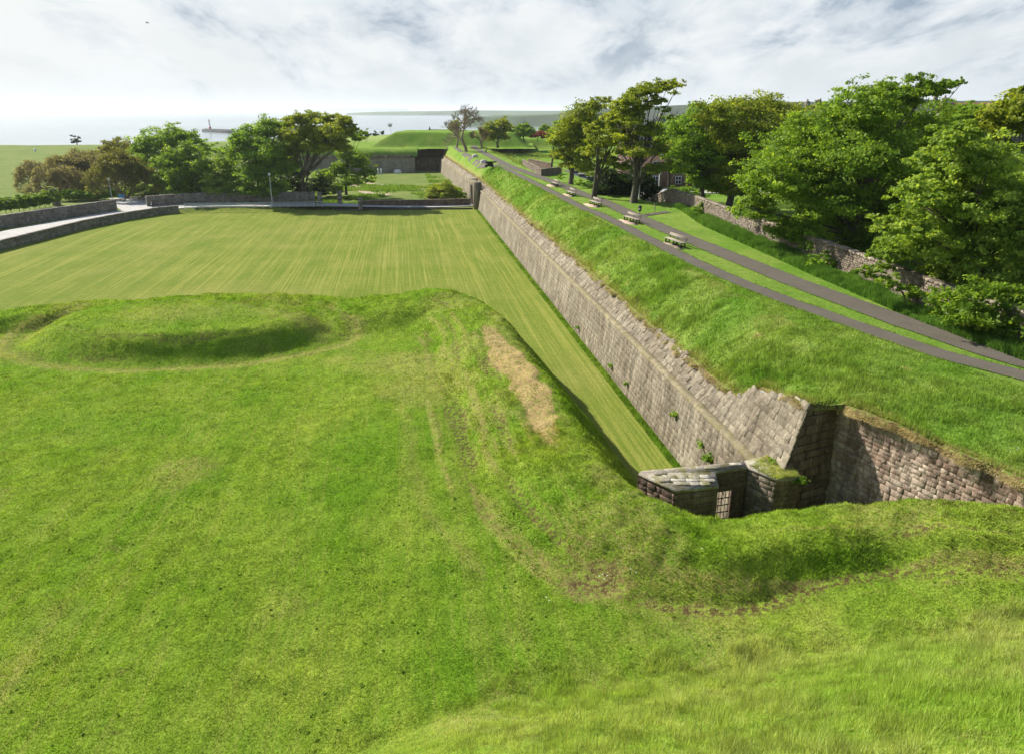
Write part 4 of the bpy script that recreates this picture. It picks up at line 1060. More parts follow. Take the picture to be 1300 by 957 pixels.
G1 = 'trees beside the rampart paths'
tree('sycamore_tree', (1085, 330), [(975, 225, 33), (957, 262, 24), (1002, 200, 38), (1048, 165, 38), (1095, 136, 34), (1140, 120, 26), (1180, 112, 20), (1208, 106, 11), (1222, 105, 6), (1035, 240, 45), (1095, 195, 50), (1155, 165, 45), (1070, 285, 40), (1130, 250, 48), (1185, 205, 45), (1005, 290, 24), (1110, 305, 38), (1030, 300, 22), (1160, 300, 30)],
     'huge bright green sycamore, the tallest crown behind the boundary wall', M['leaf_bright'], .23, .8, stems=2, trunk_r=.55, zb=7, depth=.75, group=G1, clump=.19, grow=1.12)
tree('sycamore_tree', (1236, 402), [(1216, 172, 24), (1188, 205, 28), (1172, 248, 28), (1143, 285, 26), (1128, 322, 20), (1120, 338, 12), (1185, 300, 40), (1238, 205, 38), (1288, 225, 45), (1232, 255, 45), (1285, 295, 50), (1190, 345, 22), (1245, 345, 38), (1310, 350, 45), (1330, 260, 45), (1180, 240, 20), (1212, 380, 16), (1240, 395, 22), (1275, 400, 24)],
     'nearest large sycamore at the right edge with light yellow green tips', M['leaf_pale'], .20, .8, stems=2, trunk_r=.4, zb=7.2, depth=.6, group=G1, clump=.17, grow=1.15)
tree('sycamore_tree', (1290, 330), [(1262, 160, 22), (1290, 140, 24), (1305, 120, 14), (1320, 150, 35), (1255, 185, 20)], 'tree top at the upper right corner behind the nearest sycamore', M['leaf_olive'], .3, .8, stems=1, trunk_r=.35, zb=7, group=G1)
tree('sycamore_tree', (925, 263), [(915, 145, 22), (945, 137, 18), (975, 140, 20), (1000, 150, 18), (930, 175, 32), (970, 175, 32), (1000, 180, 24), (935, 215, 26), (960, 210, 26), (915, 238, 14), (945, 240, 16), (990, 210, 18)],
     'broad olive green tree left of the tallest sycamore, behind the boundary wall', M['leaf_olive'], .28, .85, stems=2, trunk_r=.38, zb=7.4, depth=.8, group=G1)
tree('sycamore_tree', (892, 262), [(872, 160, 20), (893, 143, 16), (880, 185, 24), (900, 200, 22), (872, 210, 15), (895, 225, 18), (915, 195, 18), (862, 180, 11)],
     'mid green leafy tree with dark trunk right of the tall umbrella shaped tree', M['leaf_mid'], .28, .7, stems=1, trunk_r=.32, zb=7.2, depth=.8, group=G1)
tree('windswept_tree', (804, 258), [(829, 113, 13), (848, 109, 10), (862, 108, 7), (812, 117, 13), (797, 127, 13), (835, 127, 10), (856, 118, 6), (785, 134, 11), (818, 135, 12), (845, 140, 7), (805, 142, 12), (798, 152, 15), (822, 165, 15), (838, 188, 13), (812, 192, 15), (845, 212, 10), (853, 150, 5), (792, 172, 14), (826, 215, 10), (782, 150, 12)],
     'tall windswept tree with flat umbrella crown and pale twin trunks by the wider path', M['leaf_olive'], .26, .62, stems=2, trunk_r=.42, zb=8, depth=.6, group=G1, flat=.62)
tree('windswept_tree', (753, 252), [(762, 178, 16), (783, 165, 15), (776, 150, 12), (770, 203, 11), (798, 188, 15), (752, 163, 10), (748, 192, 10), (790, 210, 10)],
     'olive tree with forked pale trunk, middle one of three left of the litter bin', M['leaf_olive'], .27, .7, stems=2, trunk_r=.36, zb=8, depth=.7, group=G1, flat=.65)
tree('windswept_tree', (724, 236), [(738, 148, 18), (716, 172, 16), (711, 197, 11), (738, 185, 20), (756, 133, 11), (770, 128, 7), (728, 162, 18), (740, 210, 12), (705, 180, 8), (755, 160, 14), (722, 208, 9)],
     'dense dome shaped olive tree, leftmost of three beside the wider path', M['leaf_olive'], .3, .8, stems=1, trunk_r=.42, zb=7.8, depth=.8, group=G1)
tree('dark_bush', (790, 262), [(775, 228, 17), (795, 234, 18), (815, 228, 15), (800, 250, 14), (778, 248, 12), (826, 243, 11), (765, 243, 10)], 'large dark bush between the pale trunks', M['leaf_dark'], .3, .9, stems=1, trunk_r=.15, zb=6.2, cat='bush', depth=.5)
for (px, py, z_, lob, lab, mt) in [
    ((895), 278, 7.6, [(888, 268, 9), (903, 270, 9), (896, 262, 7)], 'rounded green shrub growing against the boundary wall', 'leaf_mid'),
    ((872), 260, 6.6, [(855, 242, 8), (870, 246, 10), (885, 248, 9), (862, 252, 7)], 'green shrub spilling over the sunlit boundary wall end', 'leaf_mid'),
    ((1055), 345, 7.8, [(1040, 332, 12), (1060, 338, 13), (1075, 345, 9)], 'dark green shrub in front of the boundary wall under the tallest sycamore', 'leaf_mid'),
    ((1240), 421, 7.9, [(1180, 372, 12), (1200, 385, 20), (1228, 398, 24), (1258, 398, 28), (1288, 405, 28), (1315, 410, 26), (1240, 370, 20), (1275, 375, 22)], 'low leafy sycamore shoots at the foot of the wall on the right', 'leaf_bright'),
    ((1150), 392, 7.8, [(1118, 352, 12), (1138, 362, 10), (1160, 372, 12), (1098, 345, 10)], 'leafy shoots leaning over the wall between the two largest sycamores', 'leaf_bright'),
    ((985), 300, 7.8, [(945, 272, 9), (962, 280, 9), (980, 286, 9), (1000, 292, 10), (1020, 300, 10)], 'row of green shrubs behind the boundary wall left of the tallest sycamore', 'leaf_mid'),
    ((702), 243, 7.4, [(745, 235, 6), (735, 232, 5), (712, 226, 4)], 'low weedy bush along the bank below the left tree trunks', 'leaf_mid')]:
    tree('shrub', (px, py), lob, lab, M[mt], .2, .8, stems=1, trunk_r=.07, zb=z_, cat='shrub', depth=.8)
G2 = 'trees behind the roadside wall'
tree('leafy_tree', (215, 251), [(200, 182, 18), (222, 172, 14), (240, 177, 12), (182, 190, 11), (252, 187, 9), (190, 203, 14), (230, 195, 18), (210, 215, 16)], 'tall light green tree behind the yellowish bush and the bright round tree', M['leaf_mid'], .42, .8, zb=.8, Yb=178, group=G2, grow=1.28, trunk_r=.4)
tree('leafy_tree', (235, 252), [(218, 205, 15), (240, 195, 15), (252, 210, 14), (212, 225, 14), (235, 225, 18), (256, 230, 12), (225, 240, 12), (246, 240, 12)], 'bright green round tree above the start of the stone wall', M['leaf_bright'], .42, .9, zb=.8, group=G2, grow=1.28, trunk_r=.3)
tree('leafy_tree', (287, 254), [(285, 207, 11), (272, 222, 12), (297, 222, 13), (285, 238, 14), (268, 240, 8), (303, 240, 10)], 'pale green small tree with rounded crown against the stone wall', M['leaf_pale'], .36, .9, zb=.8, group=G2, grow=1.28, trunk_r=.25)
tree('leafy_tree', (330, 256), [(318, 175, 16), (300, 178, 10), (342, 165, 15), (310, 195, 14), (335, 190, 20), (350, 210, 20), (325, 220, 18), (345, 238, 14), (320, 242, 12), (296, 192, 7)], 'big yellow green tree with drooping crown left of the windswept tree', M['leaf_mid'], .42, .85, zb=.8, group=G2, grow=1.28, trunk_r=.35)
tree('windswept_tree', (384, 254), [(360, 158, 10), (380, 152, 10), (400, 151, 10), (420, 152, 9), (436, 154, 9), (370, 172, 13), (395, 168, 14), (420, 168, 14), (440, 168, 9), (405, 185, 12), (430, 185, 12), (375, 190, 12), (362, 208, 10), (448, 162, 6)], 'windswept tree with flat sloping crown and pale leaning trunks by the lamp post', M['leaf_olive'], .4, 1.2, zb=.8, group=G2, grow=1.4, stems=3, trunk_r=.42, flat=.65, depth=.7)
tree('leafy_tree', (440, 252), [(440, 195, 12), (452, 175, 8), (462, 168, 5), (455, 205, 12), (466, 218, 9), (430, 215, 12), (445, 228, 12), (425, 240, 9), (470, 228, 6), (412, 225, 12)], 'fresh green tree with low spreading branches right of the windswept tree', M['leaf_bright'], .4, .7, zb=.8, Yb=172, group=G2, grow=1.28, trunk_r=.3, depth=.8)
tree('leafy_tree', (370, 256), [(365, 232, 12), (385, 240, 10), (402, 235, 11), (352, 245, 8), (375, 222, 10), (415, 243, 8)], 'dark undergrowth tree between the leaning trunks', M['leaf_dark'], .4, .8, zb=.8, Yb=170, group=G2, grow=1.28, trunk_r=.2)
tree('leafy_tree', (150, 250), [(150, 183, 11), (140, 190, 10), (165, 190, 12), (128, 197, 8), (172, 205, 10)], 'thin yellow green tree top behind the bare bushes', M['leaf_yellow'], .4, .5, zb=.8, Yb=195, group=G2, grow=1.28, trunk_r=.25)
tree('leafy_tree', (250, 252), [(180, 236, 9), (196, 244, 9), (212, 246, 9), (262, 244, 9), (300, 248, 9), (320, 250, 8), (168, 243, 8)], 'low green undergrowth below the left trees', M['leaf_mid'], .36, .9, zb=.8, Yb=170, group=G2, trunk_r=.12, cat='shrub', depth=.1, fill=False)
tree('leafy_tree', (110, 250), [(60, 246, 6), (75, 247, 6), (92, 245, 7), (110, 244, 7), (128, 245, 7), (140, 246, 5)], 'low green undergrowth below the leafless bushes', M['leaf_mid'], .36, .8, zb=.8, Yb=172, group=G2, trunk_r=.1, cat='shrub', depth=.1, fill=False)
tree('round_shrub', (555, 254), [(556, 243, 10), (565, 238, 9), (572, 245, 10), (548, 250, 6)], 'olive round bush beside the dark wall in the moat, the larger of two', M['leaf_olive'], .28, .9, zb=0, cat='bush', trunk_r=.15)
tree('round_shrub', (584, 255), [(581, 246, 6), (587, 249, 5)], 'small green bush close to the rampart wall', M['leaf_mid'], .28, .9, zb=0, cat='bush', trunk_r=.1)
tree('windswept_tree', (98, 184), [(94, 180, 3.4), (99, 179, 3.4), (100, 175, 2), (95, 173.4, 1.3), (91, 173, 1.2)], 'small dark windblown tree alone on the field edge above the sea', M['leaf_dark'], .7, 1.2, zb=2, cat='tree', trunk_r=.25, fill=False)
tree('leafy_tree', (632, 187), [(625, 160, 8), (637, 156, 8), (645, 164, 6), (618, 168, 6), (632, 168, 10), (640, 174, 7), (622, 176, 6)], 'round green tree right of the bare tree', M['leaf_olive'], .5, .8, zb=8, Yb=245, trunk_r=.4)
tree('leafy_tree', (665, 183), [(664, 162, 7), (657, 166, 6), (673, 166, 6), (665, 170, 7)], 'small dark green lollipop shaped tree above the shaded bank', M['leaf_mid'], .5, 1., zb=8.8, Yb=268, trunk_r=.35)
tree('leafy_tree', (692, 178), [(692, 161, 5), (688, 165, 4), (697, 166, 4)], 'little round tree beside the red bush', M['leaf_mid'], .5, .9, zb=8, Yb=330, trunk_r=.3)
tree('red_bush', (682, 180), [(676, 172, 5), (684, 171, 6), (692, 173, 5)], 'dark red leaved bush right of the small dark green tree', M['leaf_red'], .5, .9, zb=8.5, Yb=285, trunk_r=.15, cat='bush')
tree('red_bush', (650, 180), [(647, 172, 4), (653, 173, 5), (642, 174, 4)], 'dark red leaved bush left of the small dark green tree', M['leaf_red'], .5, .9, zb=8.5, Yb=290, trunk_r=.15, cat='bush')
tree('leafy_tree', (700, 200), [(706, 165, 8), (715, 158, 8), (700, 178, 6), (712, 182, 10)], 'green tree standing behind the leftmost olive dome tree', M['leaf_mid'], .45, .9, zb=6, Yb=190, trunk_r=.3)
tree('leafy_tree', (1040, 250), [(1020, 145, 12), (1045, 140, 12), (1065, 145, 10), (1035, 165, 18), (1005, 150, 10)], 'brownish tree tops behind the crown of the tallest sycamore', M['leaf_brown'], .4, .8, zb=6, Yb=120, trunk_r=.35, group=G1)
tree('leafy_tree', (1240, 300), [(1235, 145, 14), (1215, 140, 12), (1250, 160, 16), (1205, 160, 18)], 'dark green tree behind between the two large sycamores', M['leaf_mid'], .35, .8, zb=6, Yb=85, trunk_r=.35, group=G1)
tree('leafy_tree', (850, 240), [(850, 195, 12), (845, 175, 12), (858, 215, 9), (840, 160, 8)], 'shaded tree in front of the brown stone house', M['leaf_mid'], .3, .7, zb=6.5, Yb=118, trunk_r=.25, group=G1)
# bare trees
def bare(name, base, h, lab, zb, Yb=None, depth=6, spread=.55, trunk=.35, group=None, seed=1, leafy=None, dens=1., first=.26, tw=.022, lsz=.32, stems=1):
    b_ = at(*base, zb) if Yb is None else (atY(*base, Yb)[0][0], Yb, zb)
    root = empty(name, (b_[0], b_[1], zb)); tag(root, lab, 'tree', group); r = random.Random(seed); mb = MB(); ends = []
    def br(p, d, L, rad, k):
        n = 3; pts = [p]; q = p; dd = d.copy()
        for i in range(n):
            dd = (dd+Vector((r.gauss(0, .12), r.gauss(0, .12), r.gauss(.03, .06)))).normalized(); q = q+dd*(L/n); pts.append(q)
        mb.tube(pts, [rad*(1-.3*i/n) for i in range(n+1)], 3 if rad < .08 else 6, cap=False)
        if k == 0: ends.append(q); return
        nb = 3 if k > 1 else 4
        for i in range(nb):
            a = r.random()*6.28; t = dd.orthogonal().normalized(); t.rotate(__import__('mathutils').Quaternion(dd, a+i*2.1))
            nd = (dd+t*r.uniform(.5, 1.)*spread*1.3).normalized(); st = pts[r.choice([2, 3])] if i else q
            br(st, nd, L*r.uniform(.66, .84), max(rad*.62, tw), k-1)
    for q_ in range(stems): br(Vector((0, 0, -.2)), Vector((0, 0, 1)) if stems == 1 else Vector((math.cos(q_*6.283/stems+.3)*.9, math.sin(q_*6.283/stems+.3)*.9, 1)).normalized(), h*first, trunk, depth)
    mb.build('branches', M['twig'], root)
    if leafy:
        E_ = np.array([tuple(e) for e in ends]); k = len(E_); V_, Q_, A_ = leaves(E_, np.full(k, .5), np.full(k, max(1, int(10*dens))), lsz, seed=seed, nclump=3); mk('crown', V_, Q_, M[leafy], root, {'var': A_})
    return root
bare('bare_tree', (592, 193), 17.5, 'large leafless tree with fan shaped twigs at the end of the narrow path', 8, seed=5, spread=.92, trunk=.5, first=.25, tw=.05)
bare('bare_tree', (580, 188), 11.5, 'smaller budding tree just left of the large leafless one', 8, seed=8, leafy='leaf_olive', spread=.7, depth=5, dens=1.3)
bare('bare_tree', (612, 186), 9, 'low brown budding tree between the leafless tree and the round green one', 8, Yb=238, seed=12, leafy='leaf_brown', spread=.7, depth=5)
bare('bare_tree', (38, 238), 7.5, 'small leafless sapling alone on the left field', 1, seed=15, depth=5, trunk=.14)
for (px, Yb, hh, lab, lf, dn, sd_s) in ((160, 163, 15.5, 'round half leafed tree with yellowish top beside the left lamp post', 'leaf_yellow', .45, 21), (78, 164, 12, 'leafless brown bushy tree nearest the hedge', 'leaf_brown', .12, 22), (108, 176, 16.5, 'reddish brown budding tree behind the leafless one', 'leaf_brown', .35, 23), (128, 184, 16.5, 'grey brown budding tree between the reddish and the yellowish one', 'leaf_brown', .3, 24), (60, 178, 12, 'small leafless tree at the left end of the brown thicket', 'leaf_brown', .12, 25)):
    bare('budding_tree', (px, 252), hh, lab, .8, Yb=Yb, seed=sd_s, depth=6, spread=.72, trunk=.2, first=.2, tw=.03, leafy=lf, dens=dn*2, lsz=.24, stems=5, group=G2)
# far hedge line and scrub
tree('scrub', (230, 200), [(95, 196, 5), (262, 192, 9), (275, 190, 8), (285, 195, 9), (250, 195, 8)], 'grey green scrub between the left trees and the sea', M['leaf_mid'], .7, .8, zb=2, Yb=300, cat='shrub', trunk_r=.1, fill=False)
tree('scrub', (460, 176), [(452, 172, 6), (465, 171, 5), (475, 170, 4), (486, 169.5, 3)], 'dark scrub behind the left end of the far turf mound', M['leaf_dark'], .7, .9, zb=4, Yb=310, cat='shrub', trunk_r=.1, fill=False)
# hedge behind the high roadside wall
def hedge(pts, w, h, mat, label, z, seed, n=26000, leaf=.22):
    rs = np.random.RandomState(seed); root = empty('hedge', (*pts[0][:2], z)); tag(root, label, 'hedge')
    A, B = np.array(pts[0][:2]), np.array(pts[1][:2]); L = np.linalg.norm(B-A); k = int(L/.7)
    cs = np.array([(*(((B-A)*(i+.5)/k)+rs.normal(size=2)*.15), h*.55+rs.normal()*.1) for i in range(k)]); 
    V_, Q_, A_ = leaves(cs, np.full(k, w), np.full(k, n//k), leaf, flat=h*.5/w, seed=seed); mk('foliage', V_, Q_, M[mat], root, {'var': A_})
    mb = MB()
    for i in range(0, k, 2): mb.tube([(cs[i][0], cs[i][1], 0), (cs[i][0], cs[i][1], h*.7)], .05, 5)
    mb.build('stems', M['twig'], root)
hedge([at(-60, 285, .8), at(72, 262, .8)], 1.3, 3.1, 'leaf_bright', 'clipped green hedge on the left behind the high roadside wall', .8, 4, 50000, .28)
hedge([at(85, 256, .8), at(140, 254, .8)], 1.5, 2.0, 'leaf_mid', 'low unclipped green hedge between the gate pillar and the lamp post', .8, 5, 26000, .3)
# ------------------------------------------------------------------ grass blades and weeds
def blades(name, X, Y, Zb, h, w, mat, label, lean=.5, dry=None, seed=0, droop=None):
    rs = np.random.RandomState(seed); n = len(X)
    a = rs.rand(n)*2*np.pi; dx, dy = np.cos(a)*w/2, np.sin(a)*w/2
    la = rs.rand(n)*2*np.pi; ll = rs.rand(n)*lean*h
    lx, ly = np.cos(la)*ll, np.sin(la)*ll
    if droop is not None: lx = lx+droop[0]*h; ly = ly+droop[1]*h
    p0 = np.stack([X-dx, Y-dy, Zb-.02], 1); p1 = np.stack([X+dx, Y+dy, Zb-.02], 1); p2 = np.stack([X+lx, Y+ly, Zb+h*(1. if droop is None else droop[2])], 1)
    V_ = np.stack([p0, p1, p2], 1).reshape(-1, 3); F_ = np.arange(3*n).reshape(-1, 3)
    var = np.repeat(np.clip(.5*rs.rand(n)+.5*S(fbm(X, Y, .35, 67, 2)*1.3+.5), 0, 1), 3); dr = np.repeat(np.zeros(n) if dry is None else dry, 3)
    return tag(mk(name, V_, F_, mat, None, {'var': var, 'dry': dr, 'soil': dr*0}), label, 'grass', kind='stuff')
def vis(x, y, z, m=60):
    zz = z-H; d = y*cP-zz*sP; uu = y*sP+zz*cP
    px = CX+F*x/np.maximum(d, .1); py = CY-F*uu/np.maximum(d, .1)
    return (px > -m*3) & (px < 1300+m*3) & (py < 957+m*2) & (py > 90) & (d > 0)
def scatter(n, x0, x1, y0, y1, rs, dens_d=None):
    x = rs.uniform(x0, x1, n); y = rs.uniform(y0, y1, n); return x, y
rs = np.random.RandomState(5)
# foreground turf: density falls with distance
XX = []; YY = []
for (y0, y1, dn) in ((10, 18, 900), (18, 24, 800), (24, 32, 520), (32, 42, 330), (42, 60, 170)):
    xw0, xw1 = -y1*.95-3, min(y1*.95+4, 21); n = int((xw1-xw0)*(y1-y0)*dn); x, y = scatter(n, xw0, xw1, y0, y1, rs); XX.append(x); YY.append(y)
x = np.concatenate(XX); y = np.concatenate(YY); z = Fz(x, y, True)
sd, zc_, w_ = crest(x, y); ty = np.interp(x, TOE[:, 0], TOE[:, 1]); dry, soil = fg_attrs(x, y)
k = vis(x, y, z) & (z > .3) & (soil*1.3+dry*.55 < rs.rand(len(x))+.15) & (y > ty-.3)
k &= (rs.rand(len(x)) < .55+.9*(fbm(x, y, .8, 91)+.3))
x, y, z, sd, dry, w_ = x[k], y[k], z[k], sd[k], dry[k], w_[k]
onb = (sd < w_) & (sd > -4); dist = np.hypot(y, x)
tall = S((fbm(x, y, 1.7, 71)+.05)/.5)
h_ = (.026+.03*rs.rand(len(x)))*(1+1.1*onb*tall+.5*onb)*(.9+dist/70.); wd = .010+.00045*dist*(1+rs.rand(len(x)))
blades('grass', x, y, z, h_, wd, M['blade'], 'short mown grass over the foreground lawn and its bank', 1.1, np.minimum(dry, 1)*.8, 1)
# long grass on the slope below the camera
n = 420000; x, y = scatter(n, -6, 22, 7, 19.5, rs); ty = np.interp(x, TOE[:, 0], TOE[:, 1]); z = Fz(x, y)
k = (y < ty+.4+fbm(x, y, 1.2, 3)*1.2) & vis(x, y, z); k &= rs.rand(n) < .5+1.2*(fbm(x, y, .5, 12)+.2)
x, y, z = x[k], y[k], z[k]; fade = S((x+2)/5.)
h_ = (.08+.19*rs.rand(len(x)))*(.35+.65*fade)*(.7+.9*S((fbm(x, y, .9, 6)+.2)/.5)); blades('grass', x, y, z, h_, .008+.010*rs.rand(len(x)), M['bladelong'], 'long pale uncut grass on the near slope at the bottom right', .75, .12*S(fbm(x, y, 1.5, 8)*2+.3), 2)
# rampart bank grass
U = []; Vv = []
for (u0, u1, dn) in ((-34, -10, 420), (-10, 10, 260), (10, 35, 130), (35, 70, 60), (70, 110, 28)):
    n = int((u1-u0)*9*dn); u = rs.uniform(u0, u1, n); o = rs.uniform(-.05, 1, n)**1.25*9; U.append(u); Vv.append(ve(u)+np.maximum(o, -.02))
u = np.concatenate(U); v = np.concatenate(Vv); z = Rz(u, v); x, y = W(u, v); d = v-ve(u)
k = vis(x, y, z); c0 = np.interp(u, [-22, -14, 0, 15, 40, 110, 120], [12.1, 10, 7.5, 7.0, 6.5, 6, 4]); k &= (v < c0)
k &= rs.rand(len(u)) < .45+1.0*(fbm(x, y, .8, 19)+.3)
u, v, x, y, z, d = u[k], v[k], x[k], y[k], z[k], d[k]; dist = np.hypot(x, y); dr, so = rb_attrs(u, v)
t_ = S((fbm(x, y, 2., 23)+.15)/.5)*(1-S((d-3.5)/2.5))
h_ = (.07+.08*rs.rand(len(x)))*(1+1.5*t_)*(.8+dist/120.); blades('grass', x, y, z, h_, .012+.0004*dist*(1+rs.rand(len(x))), M['bladebank'], 'uncut grass on the sloping rampart bank above the wall', .8, dr*.8, 3)
# dead fringe hanging over the wall heads
u = np.concatenate([rs.uniform(UC, 0, 16000), rs.uniform(0, 60, 12000), rs.uniform(60, 200, 9000)]); o = rs.uniform(-.22, .12, len(u))
def fringe(u, o, dvec, seed, dens, lab):
    e = ve(u)+.9*(fbm(u, u*0, .7, 61, 2)*.42-.16)+o; z = Rz(u, ve(u)+.05)-.02+np.minimum(o, 0)*.9; x, y = W(u, e)
    k = rs.rand(len(u)) < .2+dens*(fbm(u, u*0, 1.1, 5)+.35); x, y, z = x[k], y[k], z[k]; dist = np.hypot(x, y)
    blades('grass', x, y, z, (.06+.15*rs.rand(len(x)))*(.7+dist/120), .010+.0004*dist, M['fringe'], lab, .7, None, seed, dvec)
fringe(u, o, (-.5, -.08, -.35), 4, 1.2, 'brown dead grass fringe overhanging the head of the long wall')
u = rs.uniform(-36, UC, 22000); o = rs.uniform(-.25, .12, len(u)); fringe(u, o, (-.5, -.2, -.4), 5, 1.3, 'brown dead grass fringe overhanging the pink flank wall')
# lush strip along the boundary wall
n = 150000; u = rs.uniform(-26, 40, n); bv = np.interp(u, [-30, -20, -12, -2, 10, 24, 36, 44], [17.2, 16.9, 16.9, 17.8, 18.6, 19.4, 20.2, 20.3]); off = rs.rand(n)**1.3*np.interp(u, [-26, 0, 25, 40], [1.4, 2.6, 2.6, .8]); v = bv-.3-off
z = Rz(u, v, False); x, y = W(u, v); k = rs.rand(n) < .35+1.3*(fbm(x, y, 1.3, 44)+.35); x, y, z = x[k], y[k], z[k]; dist = np.hypot(x, y)
blades('grass', x, y, z, (.18+.32*rs.rand(len(x)))*(.6+.9*S(fbm(x, y, 1.5, 77)*1.6+.5)), .03+.0006*dist*rs.rand(len(x)), M['bladedark'], 'lush dark weeds along the foot of the boundary wall', .8, None, 6)
# turf strip along the base of the long wall
n = 60000; u = rs.uniform(-14, 100, n); v = -rs.rand(n)**2*.5-.0; x, y = W(u, v); z = np.zeros(n); dist = np.hypot(x, y)
blades('grass', x, y, z, (.08+.15*rs.rand(n)), .012+.0005*dist, M['bladebank'], 'fringe of taller grass along the foot of the long wall', .6, None, 7)
# coarse herbs in the moat beyond the road
n = 40000; x = rs.uniform(-50, -8, n); y = rs.uniform(156, 232, n); u, v = UV(x, y); z = np.zeros(n)
k = (v < -.3) & (fbm(x, y, 7, 31) > .0) & ((y < 205) | (v > -8)); x, y, z = x[k], y[k], z[k]
blades('grass', x, y, z, (.25+.5*rs.rand(len(x))), .18+.1*rs.rand(len(x)), M['bladebank'], 'coarse bright herbs growing on the moat floor beyond the road', .9, None, 8)
n = 30000; u = rs.uniform(100, 225, n); v = rs.uniform(11, 32, n); z = Rz(u, v); x, y = W(u, v); k = fbm(x, y, 5, 36) > 0
x, y, z = x[k], y[k], z[k]; blades('grass', x, y, z, (.2+.4*rs.rand(len(x))), .12+.1*rs.rand(len(x)), M['bladebank'], 'rough tussocky grass in the hollow right of the far path', .9, .3*np.ones(len(x)), 9)
# grass creeping over the tarmac edges
PX = []; PY = []
for nm, wd_, out in strip.lines:
    if nm != 'path' or wd_ not in (1.5, 2.2): continue
    T = np.gradient(out, axis=0); T /= np.linalg.norm(T, axis=1)[:, None]; Nn = np.stack([-T[:, 1], T[:, 0]], 1)
    n = 16000; i = (rs.rand(n)*len(out)).astype(int); i = np.minimum(i, len(out)-1); sgn = np.sign(rs.rand(n)-.5)
    o_ = wd_/2+.05-rs.rand(n)**2*.16; p_ = out[i]+Nn[i]*(sgn*o_)[:, None]+T[i]*((rs.rand(n)-.5)*1.1)[:, None]; PX.append(p_[:, 0]); PY.append(p_[:, 1])
x = np.concatenate(PX); y = np.concatenate(PY); k = (np.hypot(x, y) < 140) & (fbm(x, y, .9, 14) > -.15); x, y = x[k], y[k]; u, v = UV(x, y); z = Rz(u, v, False)+.03
blades('grass', x, y, z, .05+.06*rs.rand(len(x)), .012+.0004*np.hypot(x, y), M['bladebank'], 'grass creeping over the tarmac path edges', 1.2, None, 21)
# broad leaved weeds and stalks
n = 900; x = rs.uniform(-26, 16, n); y = rs.uniform(13, 48, n); z = Fz(x, y); k = vis(x, y, z) & (z > 3) & (fbm(x, y, 4, 9) > -.1); x, y, z = x[k], y[k], z[k]
V_, Q_, A_ = leaves(np.stack([x, y, z+.03], 1), .05+.05*rs.rand(len(x)), np.full(len(x), 9), .07, flat=.2, shell=.2, nclump=4, up=1.5, seed=31)
tag(mk('weeds', V_, Q_, M['leaf_bright'], None, {'var': .3+A_*.5}), 'small broad leaved weeds dotted through the foreground lawn', 'weeds', kind='stuff')
n = 900; x = rs.uniform(0, 20, n); y = rs.uniform(9, 18.5, n); ty = np.interp(x, TOE[:, 0], TOE[:, 1]); k = y < ty; x, y = x[k], y[k]; z = Fz(x, y)
blades('grass', x, y, z, .28+.2*rs.rand(len(x)), .012+0*x, M['fringe'], 'thin brown seed stalks in the uncut grass', .5, None, 22)
# wall plants
def weed(p, s, mat, lab, seed, name='wall_plant'):
    V_, Q_, A_ = leaves(np.array([(0, 0, 0)]), np.array([s]), np.array([160]), s*.45, seed=seed, nclump=10, shell=.2, clump=.5)
    root = empty(name, p); tag(root, lab, 'plant', 'plants growing out of the masonry'); mk('foliage', V_, Q_, M[mat], root, {'var': A_})
    mb = MB()
    for i in range(4):
        a = i*1.6; mb.tube([(0, 0, -s*.3), (math.cos(a)*s*.5, math.sin(a)*s*.5, s*.4)], [.012, .005], 4)
    mb.build('stem', M['twig'], root)
def on_wall(px, py):     # hit the lower wall plane v=.15 z
    lo, hi = 0., 3.9
    for _ in range(40):
        m = (lo+hi)/2; x, y, z = at(px, py, m); u, v = UV(x, y)
        if v > BAT*m: lo = m
        else: hi = m
    x, y, z = at(px, py, lo); return (x-.06, y, z)
for i, (px, py, s, lab) in enumerate([(735, 416, .28, 'tuft on the long wall, farthest of the wall plants'), (777, 464, .3, 'leafy tuft high on the long wall, second farthest plant'), (858, 525, .28, 'dark plant rooted mid height in the long wall'), (892, 563, .3, 'green plant low on the long wall above the gate roof'), (903, 581, .36, 'bushy plant just above the mossy gate roof'), (797, 487, .22, 'small tuft low on the long wall where the lawn narrows')]):
    weed(on_wall(px, py), s, 'leaf_mid', lab, 60+i)
for i, (px, py, z_, s, mt, lab) in enumerate([(884, 490, 4.15, .36, 'leaf_mid', 'green cushion plant on the ledge under the turf, the farther of two'), (903, 508, 4.15, .34, 'leaf_olive', 'ochre green cushion plant on the ledge nearer the corner'), (951, 557, 4.2, .26, 'leaf_bright', 'fresh green plant on the ledge near the end of the string course'), (990, 583, 4.55, .40, 'leaf_bright', 'bright leafy weed on the right hand gate roof'), (1018, 609, 4.3, .30, 'leaf_mid', 'green weed in the shaded corner beside the gate roof')]):
    weed(at(px, py, z_), s, mt, lab, 80+i)
# moss and grass on the right gate roof
n = 5000; P0, P1, P2, P3 = [np.array(G[k]) for k in ('ir', 'rf', 're', 'rb')]; a = rs.rand(n, 1); b = rs.rand(n, 1)**.6
pp = (P0*(1-a)+P1*a)*(1-b)+(P3*(1-a)+P2*a)*b; blades('grass', pp[:, 0], pp[:, 1], np.full(n, ZR+.05), .05+.12*rs.rand(n), .02+.01*rs.rand(n), M['bladelong'], 'straw and green grass growing on the right hand gate roof', .8, .6*rs.rand(n), 12)
